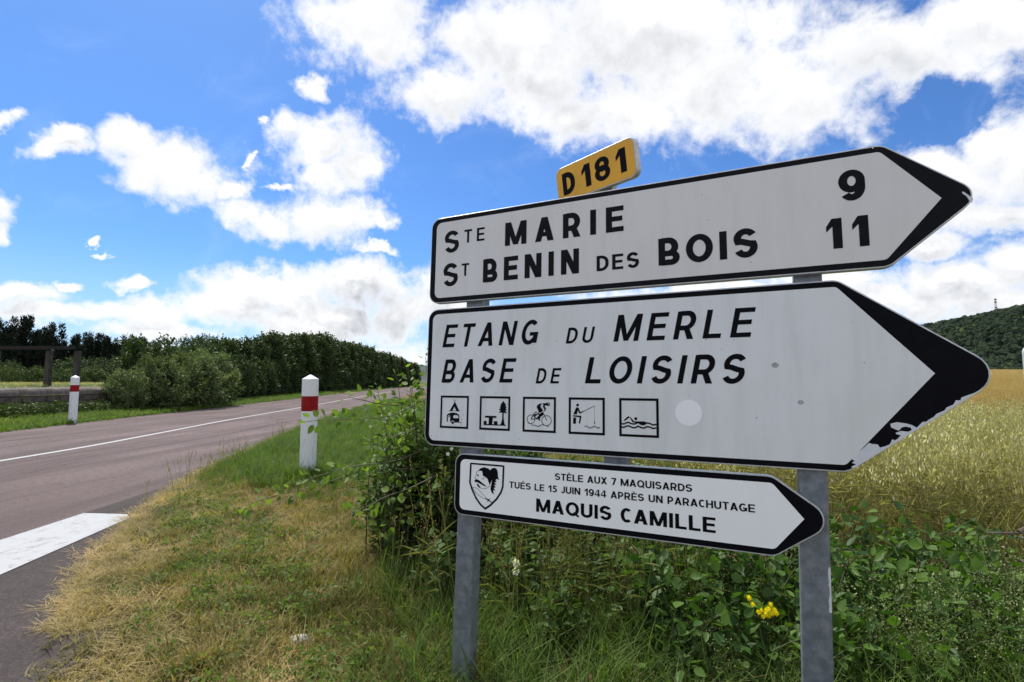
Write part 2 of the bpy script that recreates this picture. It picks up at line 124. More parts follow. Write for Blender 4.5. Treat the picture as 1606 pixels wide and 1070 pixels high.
# ------------------------------------------------------------------ helpers
def tag(o, label=None, cat=None, group=None, kind=None):
    if label: o['label'] = label
    if cat: o['category'] = cat
    if group: o['group'] = group
    if kind: o['kind'] = kind
    return o
def link(name, me, mat=None, parent=None):
    o = bpy.data.objects.new(name, me); COL.objects.link(o)
    if mat is not None and len(me.materials) == 0: me.materials.append(mat)
    if parent is not None: o.parent = parent
    return o
def empty(name, loc=(0, 0, 0), rz=0.):
    o = bpy.data.objects.new(name, None); COL.objects.link(o); o.location = loc; o.rotation_euler = (0, 0, rz)
    o.empty_display_size = .1
    return o
def mesh(name, V, Fc, smooth=False):
    me = bpy.data.meshes.new(name); me.from_pydata([tuple(v) for v in V], [], [tuple(f) for f in Fc]); me.update()
    if smooth: me.polygons.foreach_set('use_smooth', [True]*len(me.polygons))
    return me
class MB:
    """mesh builder"""
    def __init__(s): s.V = []; s.F = []
    def add(s, V, F):
        b = len(s.V); s.V += [tuple(v) for v in V]; s.F += [tuple(i+b for i in f) for f in F]
    def box(s, lo, hi, M=None, taper=0):
        x0, y0, z0 = lo; x1, y1, z1 = hi
        V = [Vector(p) for p in ((x0,y0,z0),(x1,y0,z0),(x1,y1,z0),(x0,y1,z0),(x0+taper,y0+taper,z1),(x1-taper,y0+taper,z1),(x1-taper,y1-taper,z1),(x0+taper,y1-taper,z1))]
        if M is not None: V = [M @ v for v in V]
        s.add(V, [(0,3,2,1),(4,5,6,7),(0,1,5,4),(1,2,6,5),(2,3,7,6),(3,0,4,7)])
    def tube(s, pts, r0, r1=None, n=6):
        r1 = r0 if r1 is None else r1; pts = [Vector(p) for p in pts]; b = len(s.V); m = len(pts)
        for i, p in enumerate(pts):
            t = (pts[min(i+1, m-1)] - pts[max(i-1, 0)]).normalized()
            a = t.orthogonal().normalized() if i == 0 else (a - t*a.dot(t)).normalized()
            c = t.cross(a); r = r0 + (r1-r0)*i/(m-1)
            for k in range(n):
                q = 2*PI*k/n; s.V.append(tuple(p + a*math.cos(q)*r + c*math.sin(q)*r))
        for i in range(m-1):
            for k in range(n):
                s.F.append((b+i*n+k, b+i*n+(k+1) % n, b+(i+1)*n+(k+1) % n, b+(i+1)*n+k))
        s.F.append(tuple(b+k for k in range(n))[::-1]); s.F.append(tuple(b+(m-1)*n+k for k in range(n)))
    def lathe(s, prof, n=32, c=(0, 0, 0), caps=True):
        b = len(s.V)
        for r, z in prof:
            for k in range(n):
                q = 2*PI*k/n; s.V.append((c[0]+r*math.cos(q), c[1]+r*math.sin(q), c[2]+z))
        for i in range(len(prof)-1):
            for k in range(n):
                s.F.append((b+i*n+k, b+i*n+(k+1) % n, b+(i+1)*n+(k+1) % n, b+(i+1)*n+k))
        if caps: s.F.append(tuple(b+k for k in range(n))[::-1]); s.F.append(tuple(b+(len(prof)-1)*n+k for k in range(n)))
    def poly(s, pts, z=0.):
        """flat polygon of any outline in local xy"""
        pts = clean(pts)
        if area(pts) < 0: pts = pts[::-1]
        tr = tessellate_polygon([[Vector((x, y, 0)) for x, y in pts]])
        V = [(x, y, z) for x, y in pts]; F = []
        for t in tr:
            a, b, c = (pts[i] for i in t)
            if (b[0]-a[0])*(c[1]-a[1])-(b[1]-a[1])*(c[0]-a[0]) < 0: t = t[::-1]
            F.append(tuple(t))
        s.add(V, F)
    def prism(s, pts, z0, z1, bev=0.):
        pts = clean(pts)
        if area(pts) < 0: pts = pts[::-1]
        n = len(pts); rings = [(pts, z0)]
        if bev: rings += [(pts, z1-bev), (inset(pts, bev), z1)]
        else: rings += [(pts, z1)]
        b = len(s.V)
        for P, z in rings: s.V += [(x, y, z) for x, y in P]
        for r in range(len(rings)-1):
            for k in range(n): s.F.append((b+r*n+k, b+r*n+(k+1) % n, b+(r+1)*n+(k+1) % n, b+(r+1)*n+k))
        tr = tessellate_polygon([[Vector((x, y, 0)) for x, y in pts]])
        for t in tr:
            A, B, C_ = (pts[i] for i in t)
            if (B[0]-A[0])*(C_[1]-A[1])-(B[1]-A[1])*(C_[0]-A[0]) < 0: t = t[::-1]
            m = len(rings)-1
            s.F.append(tuple(b+m*n+i for i in t)); s.F.append(tuple(b+i for i in t[::-1]))
    def build(s, name, mat, parent=None, smooth=False): return link(name, mesh(name, s.V, s.F, smooth), mat, parent)
def area(p): return .5*sum(p[i][0]*p[(i+1) % len(p)][1]-p[(i+1) % len(p)][0]*p[i][1] for i in range(len(p)))
def clean(p):
    o = []
    for q in p:
        if not o or abs(q[0]-o[-1][0])+abs(q[1]-o[-1][1]) > 1e-6: o.append(q)
    if abs(o[0][0]-o[-1][0])+abs(o[0][1]-o[-1][1]) < 1e-6: o.pop()
    return o
def inset(p, d):
    n = len(p); o = []
    for i in range(n):
        a, b, c = Vector(p[i-1]), Vector(p[i]), Vector(p[(i+1) % n])
        e1 = (b-a).normalized(); e2 = (c-b).normalized(); n1 = Vector((-e1.y, e1.x)); n2 = Vector((-e2.y, e2.x))
        m = (n1+n2); k = d/max(.3, (m.length_squared/2)); o.append(tuple(b+m*k))
    return o
def rounded(pts, rad, seg=7):
    n = len(pts); o = []
    for i in range(n):
        a, b, c = Vector(pts[i-1]), Vector(pts[i]), Vector(pts[(i+1) % n]); r = rad[i]
        if r <= 0: o.append(tuple(b)); continue
        e1 = (a-b).normalized(); e2 = (c-b).normalized(); ang = e1.angle(e2); t = r/math.tan(ang/2)
        p0 = b+e1*t; p1 = b+e2*t; ctr = b+(e1+e2).normalized()*(r/math.sin(ang/2))
        v0 = p0-ctr; v1 = p1-ctr; th = v0.angle(v1)
        for k in range(seg+1):
            f = k/seg; o.append(tuple(ctr+(v0*math.sin((1-f)*th)+v1*math.sin(f*th))/math.sin(th)))
    return o
def strokepoly(pts, w):
    """polygon of constant width along a polyline, mitred joints, butt ends"""
    P = [Vector(p) for p in pts]; L = []; R = []
    closed = (P[0]-P[-1]).length < 1e-6
    if closed: P = P[:-1]
    n = len(P)
    for i in range(n):
        if closed: a, c = P[i-1], P[(i+1) % n]
        else: a, c = P[max(i-1, 0)], P[min(i+1, n-1)]
        b = P[i]
        e1 = (b-a) if (b-a).length > 0 else (c-b); e2 = (c-b) if (c-b).length > 0 else (b-a)
        e1 = e1.normalized(); e2 = e2.normalized(); n1 = Vector((-e1.y, e1.x)); n2 = Vector((-e2.y, e2.x)); m = n1+n2
        k = (w/2)/max(.5, m.length_squared/2) if m.length > 1e-6 else 0
        L.append(b+m*k); R.append(b-m*k)
    V = [(p.x, p.y) for p in L+R]; F = []
    for i in range(n-1 + (1 if closed else 0)):
        j = (i+1) % n; F.append((i, j, n+j, n+i))
    return V, F
# ------------------------------------------------------------------ materials
def newmat(name):
    m = bpy.data.materials.new(name); m.use_nodes = True; m.node_tree.nodes.clear(); q = NG(m.node_tree)
    b = q.n('ShaderNodeBsdfPrincipled'); o = q.n('ShaderNodeOutputMaterial'); m.node_tree.links.new(b.outputs[0], o.inputs[0])
    return m, q, b, o
def simple(name, c, rough=.6, metal=0., var=.12, scale=8., bump=0., bscale=60., c2=None, spec=.5):
    m, q, b, o = newmat(name); tc = q.n('ShaderNodeTexCoord').outputs['Object']
    f = q.noise(tc, scale, 5, .6); c2 = c2 or tuple(x*(1-var*2) for x in c)
    q.put(b.inputs['Base Color'], q.mix(q.step(f, .3, .7), c2, c)); b.inputs['Roughness'].default_value = rough; b.inputs['Metallic'].default_value = metal
    b.inputs['Specular IOR Level'].default_value = spec
    if bump:
        bp = q.n('ShaderNodeBump'); q.put(bp.inputs['Height'], q.noise(tc, bscale, 4, .6)); bp.inputs['Distance'].default_value = bump; q.put(b.inputs['Normal'], bp.outputs[0])
    return m
def leafmat(name, c1, c2, trans=.3, rough=.5, patch=0., pscale=1.5, spec=.35, c3=None):
    """colour runs c1..c2 with the tint stored on each leaf; optional patches by place"""
    m, q, b, o = newmat(name); at_ = q.n('ShaderNodeAttribute', attribute_name='tint'); f = at_.outputs['Fac']
    if patch:
        pos = q.n('ShaderNodeNewGeometry').outputs['Position']; nz = q.noise(pos, pscale, 4, .6)
        f = q.math('ADD', q.math('MULTIPLY', f, 1-patch*.5), q.math('MULTIPLY', q.math('SUBTRACT', nz, .5), patch*3.2), None, True)
        f = q.math('MINIMUM', q.math('MAXIMUM', f, 0.), 1.)
    c = q.mix(f, c1, c2)
    if c3 is not None:
        c = q.mix(q.step(f, .82, .96), c, c3)
    q.put(b.inputs['Base Color'], c); b.inputs['Roughness'].default_value = rough; b.inputs['Specular IOR Level'].default_value = spec
    t = q.n('ShaderNodeBsdfTranslucent'); q.put(t.inputs[0], q.mix(1., c, (1.35, 1.5, .6), 'MULTIPLY'))
    mx = q.n('ShaderNodeMixShader'); mx.inputs[0].default_value = trans
    m.node_tree.links.new(b.outputs[0], mx.inputs[1]); m.node_tree.links.new(t.outputs[0], mx.inputs[2]); m.node_tree.links.new(mx.outputs[0], o.inputs[0])
    return m
# ------------------------------------------------------------------ leaf clouds
LEAF4 = (np.array([(0,0,0),(-.5,.45,.06),(.5,.45,.06),(0,1,0)], float), [(0,2,3),(0,3,1)])
LEAF8 = (np.array([(0,0,0),(-.36,.2,.05),(.36,.2,.05),(-.5,.48,.06),(.5,.48,.06),(-.3,.78,.02),(.3,.78,.02),(0,1.0,-.06),(0,.45,-.05)], float),
         [(0,2,8),(0,8,1),(2,4,8),(1,8,3),(4,6,8),(3,8,5),(6,7,8),(5,8,7)])
def norm(a): return a/np.maximum(1e-9, np.linalg.norm(a, axis=1, keepdims=True))
def leaf_mesh(name, C, A, N, L, W, T, tmpl=LEAF4):
    tv, tf = tmpl; A = norm(A); S = norm(np.cross(A, N)); Nn = np.cross(S, A); n = len(C); k = len(tv)
    V = C[:, None, :] + A[:, None, :]*(tv[None, :, 1:2]*L[:, None, None]) + S[:, None, :]*(tv[None, :, 0:1]*W[:, None, None]) + Nn[:, None, :]*(tv[None, :, 2:3]*L[:, None, None])
    tri = np.array(tf)
    F = (tri[None] + (np.arange(n)*k)[:, None, None]).reshape(-1, 3)
    return np_mesh(name, V.reshape(-1, 3), F, np.repeat(T, k))
def np_mesh(name, V, F, T=None, smooth=False):
    me = bpy.data.meshes.new(name); me.vertices.add(len(V)); me.vertices.foreach_set('co', np.ascontiguousarray(V, dtype=np.float32).ravel())
    k = F.shape[1]; me.loops.add(F.size); me.loops.foreach_set('vertex_index', F.astype(np.int32).ravel())
    me.polygons.add(len(F)); me.polygons.foreach_set('loop_start', np.arange(0, F.size, k, dtype=np.int32))
    me.update(calc_edges=True)
    if T is not None:
        a = me.attributes.new('tint', 'FLOAT', 'POINT'); a.data.foreach_set('value', np.ascontiguousarray(T, dtype=np.float32))
    if smooth: me.polygons.foreach_set('use_smooth', [True]*len(F))
    return me
def rdir(n, up=0.):
    v = RNG.normal(size=(n, 3)); v[:, 2] += up; return norm(v)
# ------------------------------------------------------------------ instanced ground cover (geometry nodes)
def scatter(name, pts, variants, mat_label, scale=(.8, 1.2), tilt=.12, seed=3):
    """one 'stuff' object: plant meshes set on measured points"""
    rs = np.random.default_rng(seed); n = len(pts)
    me = bpy.data.meshes.new(name); me.vertices.add(n); me.vertices.foreach_set('co', np.asarray(pts, dtype=np.float32).ravel())
    a = me.attributes.new('sc', 'FLOAT', 'POINT'); a.data.foreach_set('value', rs.uniform(*scale, n).astype(np.float32))
    r = np.stack([rs.normal(0, tilt, n), rs.normal(0, tilt, n), rs.uniform(0, 2*PI, n)], 1)
    a = me.attributes.new('rot', 'FLOAT_VECTOR', 'POINT'); a.data.foreach_set('vector', r.astype(np.float32).ravel())
    a = me.attributes.new('vi', 'INT', 'POINT'); a.data.foreach_set('value', rs.integers(0, len(variants), n).astype(np.int32))
    o = link(name, me); me.update()
    t = bpy.data.node_groups.new(name, 'GeometryNodeTree')
    t.interface.new_socket('Geometry', in_out='INPUT', socket_type='NodeSocketGeometry'); t.interface.new_socket('Geometry', in_out='OUTPUT', socket_type='NodeSocketGeometry')
    gi = t.nodes.new('NodeGroupInput'); go = t.nodes.new('NodeGroupOutput'); ip = t.nodes.new('GeometryNodeInstanceOnPoints')
    jg = t.nodes.new('GeometryNodeJoinGeometry')
    for v in variants[::-1]:
        oi = t.nodes.new('GeometryNodeObjectInfo'); oi.inputs['Object'].default_value = v; oi.inputs['As Instance'].default_value = True
        t.links.new(oi.outputs['Geometry'], jg.inputs[0])
    def attr(nm, ty):
        x = t.nodes.new('GeometryNodeInputNamedAttribute'); x.data_type = ty; x.inputs[0].default_value = nm; return x.outputs[0]
    t.links.new(gi.outputs[0], ip.inputs['Points']); t.links.new(jg.outputs[0], ip.inputs['Instance']); ip.inputs['Pick Instance'].default_value = True
    t.links.new(attr('vi', 'INT'), ip.inputs['Instance Index']); t.links.new(attr('rot', 'FLOAT_VECTOR'), ip.inputs['Rotation']); t.links.new(attr('sc', 'FLOAT'), ip.inputs['Scale'])
    t.links.new(ip.outputs[0], go.inputs[0])
    o.modifiers.new('scatter', 'NODES').node_group = t
    return tag(o, *mat_label, kind='stuff')
def hidden_src(name, me, mat):
    me.materials.append(mat); return bpy.data.objects.new(name, me)      # a plant shape used only by scatter()
# ------------------------------------------------------------------ the lie of the land
CL = [(-7.9,-30),(-7.9,-8),(-7.92,2),(-8.02,6),(-8.16,9.5),(-8.5,12),(-9.3,17),(-10.3,25.3),(-11.7,36),(-13.6,50),(-16.2,72),(-18.6,100),(-20.2,135),(-20,180),(-17,240)]
def cr(P, n):
    o = []
    for i in range(len(P)-1):
        p0, p1, p2, p3 = (np.array(P[max(0, min(len(P)-1, j))], float) for j in (i-1, i, i+1, i+2))
        for k in range(n):
            t = k/n; o.append(.5*((2*p1)+(-p0+p2)*t+(2*p0-5*p1+4*p2-p3)*t*t+(-p0+3*p1-3*p2+p3)*t**3))
    o.append(np.array(P[-1], float)); return np.array(o)
CLs = cr(CL, 8)
def off(line, d):
    t = np.gradient(line, axis=0); t /= np.linalg.norm(t, axis=1, keepdims=True)
    return line + np.stack([t[:, 1], -t[:, 0]], 1)*d      # positive = towards +x side
def cx_at(y): return np.interp(y, CLs[:, 1], CLs[:, 0])
EDGE = cr([(-1.55,-6),(-1.5,.2),(-1.66,1.5),(-1.95,2.24),(-2.31,2.8),(-2.78,3.5),(-3.32,4.55),(-3.84,5.84),(-4.36,7.5),(-5.02,10.6),(-5.95,15),(-7.0,22),(-8.0,30),(-9.6,43),(-12.6,70),(-15,100),(-16.6,135),(-16.4,180),(-13.4,240)], 8)
def edge_at(y): return np.interp(y, EDGE[:, 1], EDGE[:, 0])
def sstep(x, a, b): t = np.clip((x-a)/(b-a), 0, 1); return t*t*(3-2*t)
def wob(x, y): return .5*np.sin(x*2.1+y*1.3)+.3*np.sin(x*4.7-y*3.9+1)+.2*np.sin(x*9.1+y*7.7+2)
def height(x, y):
    x = np.asarray(x, float); y = np.asarray(y, float)
    c = cx_at(y)
    right = sstep(x-edge_at(y), 0, .8)*.055 + sstep(x-edge_at(y), .1, 1.5)*wob(x, y)*.018
    field = sstep(x-edge_at(y), 4, 12)*np.clip((y-9)*.0293, 0, 5.6)*sstep(x+.25*y*0, -2, 10)
    left = sstep(c-4.1-x, 0, 1.2)*.08 + sstep(c-7.9-x, .2, 7)*1.02
    return np.where(x > c, right+field, left)
def grid_sheet(name, xs, ys, mat, dz=0., fn=height):
    X, Y = np.meshgrid(xs, ys); Z = fn(X, Y)+dz; V = np.stack([X, Y, Z], -1).reshape(-1, 3); nx = len(xs); ny = len(ys)
    i = (np.arange(ny-1)[:, None]*nx+np.arange(nx-1)[None]).ravel(); F = np.stack([i, i+1, i+1+nx, i+nx], 1)
    o = link(name, np_mesh(name, V, F, smooth=True), mat); return tag(o, kind='structure')
# earth under everything: dry soil and thatch, greener on the far side of the road
m_earth, q, b, o_ = newmat('earth'); pos = q.n('ShaderNodeNewGeometry').outputs['Position']
sx = q.n('ShaderNodeSeparateXYZ'); q.put(sx.inputs[0], pos)
n1 = q.noise(pos, 1.1, 6, .62); n2 = q.noise(pos, 40, 5, .7); n3 = q.noise(pos, .05, 5, .6)
near = q.mix(q.step(n1, .4, .62), (.15, .105, .055), (.07, .07, .022))
near = q.mix(q.step(n2, .3, .75), near, (.19, .135, .075))
gold = q.mix(q.step(q.noise(pos, .35, 6, .65), .3, .7), (.26, .18, .075), (.36, .265, .12))
far_green = q.mix(q.step(n3, .35, .65), (.075, .105, .032), (.15, .15, .05))
isfield = q.math('MULTIPLY', q.step(sx.outputs[0], 1.5, 4.), q.step(sx.outputs[1], 8, 11))
cc = q.mix(isfield, near, gold)
isfar = q.math('MAXIMUM', q.step(sx.outputs[0], -12.5, -15), q.step(sx.outputs[1], 330, 380))
cc = q.mix(isfar, cc, far_green)
q.put(b.inputs['Base Color'], cc); b.inputs['Roughness'].default_value = .95; b.inputs['Specular IOR Level'].default_value = .1
bp = q.n('ShaderNodeBump'); q.put(bp.inputs['Height'], q.noise(pos, 25, 6, .7)); bp.inputs['Distance'].default_value = .03; q.put(b.inputs['Normal'], bp.outputs[0])
xs = np.unique(np.concatenate([np.arange(-26, 14, .25), np.linspace(-3000, -26, 60), np.linspace(14, 60, 30), np.linspace(60, 3000, 60)]))
ys = np.unique(np.concatenate([np.arange(-6, 24, .25), np.linspace(24, 120, 70), np.linspace(120, 4000, 70), np.linspace(-60, -6, 10)]))
def base_h(X, Y):   # the earth sheet dips under the road surface
    h = height(X, Y); c = cx_at(Y); onroad = (X > c-4.3) & (X < edge_at(Y)+.02)
    return np.where(onroad, -.12, h-.004)
grid_sheet('ground', xs, ys, m_earth, 0, base_h)
def ribbon(name, A, B, z, mat, cols=1, kind='structure', zf=None):
    V = []; n = len(A)
    for i in range(n):
        for k in range(cols+1):
            p = A[i]+(B[i]-A[i])*k/cols; V.append((p[0], p[1], z if zf is None else float(zf(p[0], p[1]))+z))
    F = [(i*(cols+1)+k, i*(cols+1)+k+1, (i+1)*(cols+1)+k+1, (i+1)*(cols+1)+k) for i in range(n-1) for k in range(cols)]
    o = link(name, mesh(name, V, F), mat)
    return tag(o, kind=kind) if kind else o
# asphalt: worn, slightly pink chippings, cracks with their own relief
def asphalt(name, c1, c2, crack=.6):
    m, q, b, o = newmat(name); pos = q.n('ShaderNodeNewGeometry').outputs['Position']
    big = q.noise(pos, .6, 4, .6); fine = q.noise(pos, 85, 4, .75); mid = q.noise(pos, 14, 6, .75)
    c = q.mix(q.step(big, .3, .7), c1, c2); c = q.mix(q.math('MULTIPLY', q.step(fine, .42, .66), .8), c, tuple(x*1.9 for x in c1)); c = q.mix(q.math('MULTIPLY', q.step(mid, .48, .66), .6), c, tuple(x*.6 for x in c2))
    st = q.n('ShaderNodeMapping'); q.put(st.inputs[0], pos); st.inputs['Scale'].default_value = (1.6, .12, 1); st.inputs['Rotation'].default_value = (0, 0, .06)
    c = q.mix(q.math('MULTIPLY', q.step(q.noise(st.outputs[0], 1.3, 5, .6), .40, .62), .55), c, tuple(x*.7 for x in c2))
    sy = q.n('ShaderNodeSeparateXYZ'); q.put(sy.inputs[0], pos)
    c = q.mix(q.math('MULTIPLY', q.step(q.math('ADD', sy.outputs[1], q.math('MULTIPLY', big, 5.)), 5.5, 12.5, 1, 0), .62), c, q.mix(q.step(fine, .42, .66), tuple(x*.50 for x in c1), tuple(x*.95 for x in c1)))  # nearer asphalt darker: partly view-angle loss of sheen, painted into the colour
    v = q.n('ShaderNodeTexVoronoi', feature='DISTANCE_TO_EDGE')
    nz = q.n('ShaderNodeTexNoise'); q.put(nz.inputs['Vector'], pos); nz.inputs['Scale'].default_value = 2.3; nz.inputs['Detail'].default_value = 6
    sv = q.n('ShaderNodeVectorMath', operation='MULTIPLY_ADD'); q.put(sv.inputs[0], nz.outputs['Color']); sv.inputs[1].default_value = (.9, .9, 0); q.put(sv.inputs[2], pos)
    q.put(v.inputs['Vector'], sv.outputs[0]); v.inputs['Scale'].default_value = .75
    ck = q.math('MULTIPLY', q.step(v.outputs['Distance'], .0, .012, 1, 0), q.step(q.noise(pos, .8, 2, .5), .5, .62))
    c = q.mix(q.math('MULTIPLY', ck, crack), c, (.035, .03, .028))
    q.put(b.inputs['Base Color'], c); b.inputs['Roughness'].default_value = .9; b.inputs['Specular IOR Level'].default_value = .15
    bp = q.n('ShaderNodeBump'); q.put(bp.inputs['Height'], q.math('SUBTRACT', q.math('ADD', q.math('MULTIPLY', fine, .6), q.math('MULTIPLY', mid, .4)), ck)); bp.inputs['Distance'].default_value = .006; q.put(b.inputs['Normal'], bp.outputs[0])
    return m
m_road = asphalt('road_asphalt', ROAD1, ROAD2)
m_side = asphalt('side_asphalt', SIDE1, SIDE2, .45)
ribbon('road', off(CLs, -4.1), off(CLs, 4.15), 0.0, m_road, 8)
# junction apron between the lane edge and the verge
A_ = []; B_ = []
for p in EDGE:
    x0 = cx_at(p[1])+3.9
    if p[1] < 26 and p[0]+.35 > x0: A_.append(np.array([x0, p[1]])); B_.append(p+np.array([.35, 0]))
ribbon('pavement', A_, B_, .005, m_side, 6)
# painted markings
def paint(name, wear, c=(.42, .42, .41)):
    m, q, b, o = newmat(name); pos = q.n('ShaderNodeNewGeometry').outputs['Position']
    n = q.noise(pos, 9, 7, .72); n2 = q.noise(pos, 120, 3, .7); f = q.math('ADD', q.math('MULTIPLY', n, .65), q.math('MULTIPLY', n2, .35))
    mpc = q.n('ShaderNodeMapping'); q.put(mpc.inputs[0], pos); mpc.inputs['Rotation'].default_value = (0, 0, -.12); mpc.inputs['Scale'].default_value = (9, .7, 1)
    lines = q.step(q.noise(mpc.outputs[0], 2.0, 4, .6), .60, .66)
    k = q.math('MAXIMUM', q.step(f, wear, wear+.05), q.math('MULTIPLY', lines, .75))
    q.put(b.inputs['Base Color'], q.mix(k, c, (.2, .18, .17))); b.inputs['Roughness'].default_value = .6
    bp = q.n('ShaderNodeBump'); q.put(bp.inputs['Height'], f); bp.inputs['Distance'].default_value = .004; q.put(b.inputs['Normal'], bp.outputs[0]); return m
m_line = paint('line_paint', .63); m_give = paint('give_way_paint', .545, (.37, .375, .38))
sel = CLs[(CLs[:, 1] > -28)]
tag(ribbon('centre_line', off(sel, -.06), off(sel, .06), .006, m_line))
mb = MB(); mb.poly([(-3.98,-3.0),(-3.25,-3.0),(-3.27,1.5),(-3.30,3.4),(-3.50,4.80),(-3.62,4.93),(-4.06,4.97),(-4.0,3.4)], .010)
tag(mb.build('edge_marking', m_give), kind='structure')
# ------------------------------------------------------------------ signs
SA = math.radians(26.08); LEAN = math.radians(2.2)
def frame(az, lean, C):
    d = Vector((math.cos(az), -math.sin(az), 0)); nbk = Vector((math.sin(az), math.cos(az), 0))
    u = nbk*math.sin(lean)+Vector((0, 0, math.cos(lean))); n = d.cross(u)
    return Matrix(((d.x, u.x, n.x, C[0]), (d.y, u.y, n.y, C[1]), (d.z, u.z, n.z, C[2]), (0, 0, 0, 1)))
SM = frame(SA, LEAN, (0, 2.0, EYE))
def rel(items, s0, t0): return [(x-s0, y-t0) for x, y in items]
m_alu = simple('sheet_aluminium', (.42, .43, .44), .45, .6, .1, 20); m_rim = simple('rim_aluminium', (.62, .63, .64), .4, .35, .12, 30)
def facemat(name, c, dirt):
    m, q, b, o = newmat(name); tc = q.n('ShaderNodeTexCoord').outputs['Object']
    st = q.n('ShaderNodeMapping'); q.put(st.inputs[0], tc); st.inputs['Scale'].default_value = (9, 1.1, 1)
    k = q.mix(q.math('MULTIPLY', q.step(q.noise(st.outputs[0], 2, 5, .6), .4, .75), dirt), c, tuple(x*.8 for x in c))
    k = q.mix(q.math('MULTIPLY', q.step(q.noise(tc, 2.2, 4, .6), .4, .8), dirt), k, (c[0]*.86, c[1]*.85, c[2]*.80))
    k = q.mix(q.math('MULTIPLY', q.step(q.noise(tc, 55, 2, .5), .735, .775), min(1, dirt*1.4)), k, (.22, .21, .19))
    q.put(b.inputs['Base Color'], k); b.inputs['Roughness'].default_value = .38; b.inputs['Specular IOR Level'].default_value = .4; return m
m_f1 = facemat('worn_white_sheeting', FACE1, .35); m_f2 = facemat('chalky_white_sheeting', FACE2, .55); m_f3 = facemat('new_white_sheeting', FACE3, .12)
m_blk = simple('black_film', (.004, .004, .007), .5, 0, .2, 30, spec=.08); m_blk2 = simple('faded_black_film', (.009, .009, .012), .55, 0, .2, 30, spec=.1)
m_dot = simple('clean_sheeting', (.97, .98, .99), .4, 0, .02); m_peel = simple('bare_sheeting', (.72, .74, .78), .55, 0, .06, 60)
m_yel = simple('yellow_sheeting', (.92, .46, .01), .4, 0, .08, 6)
K_ = .5523
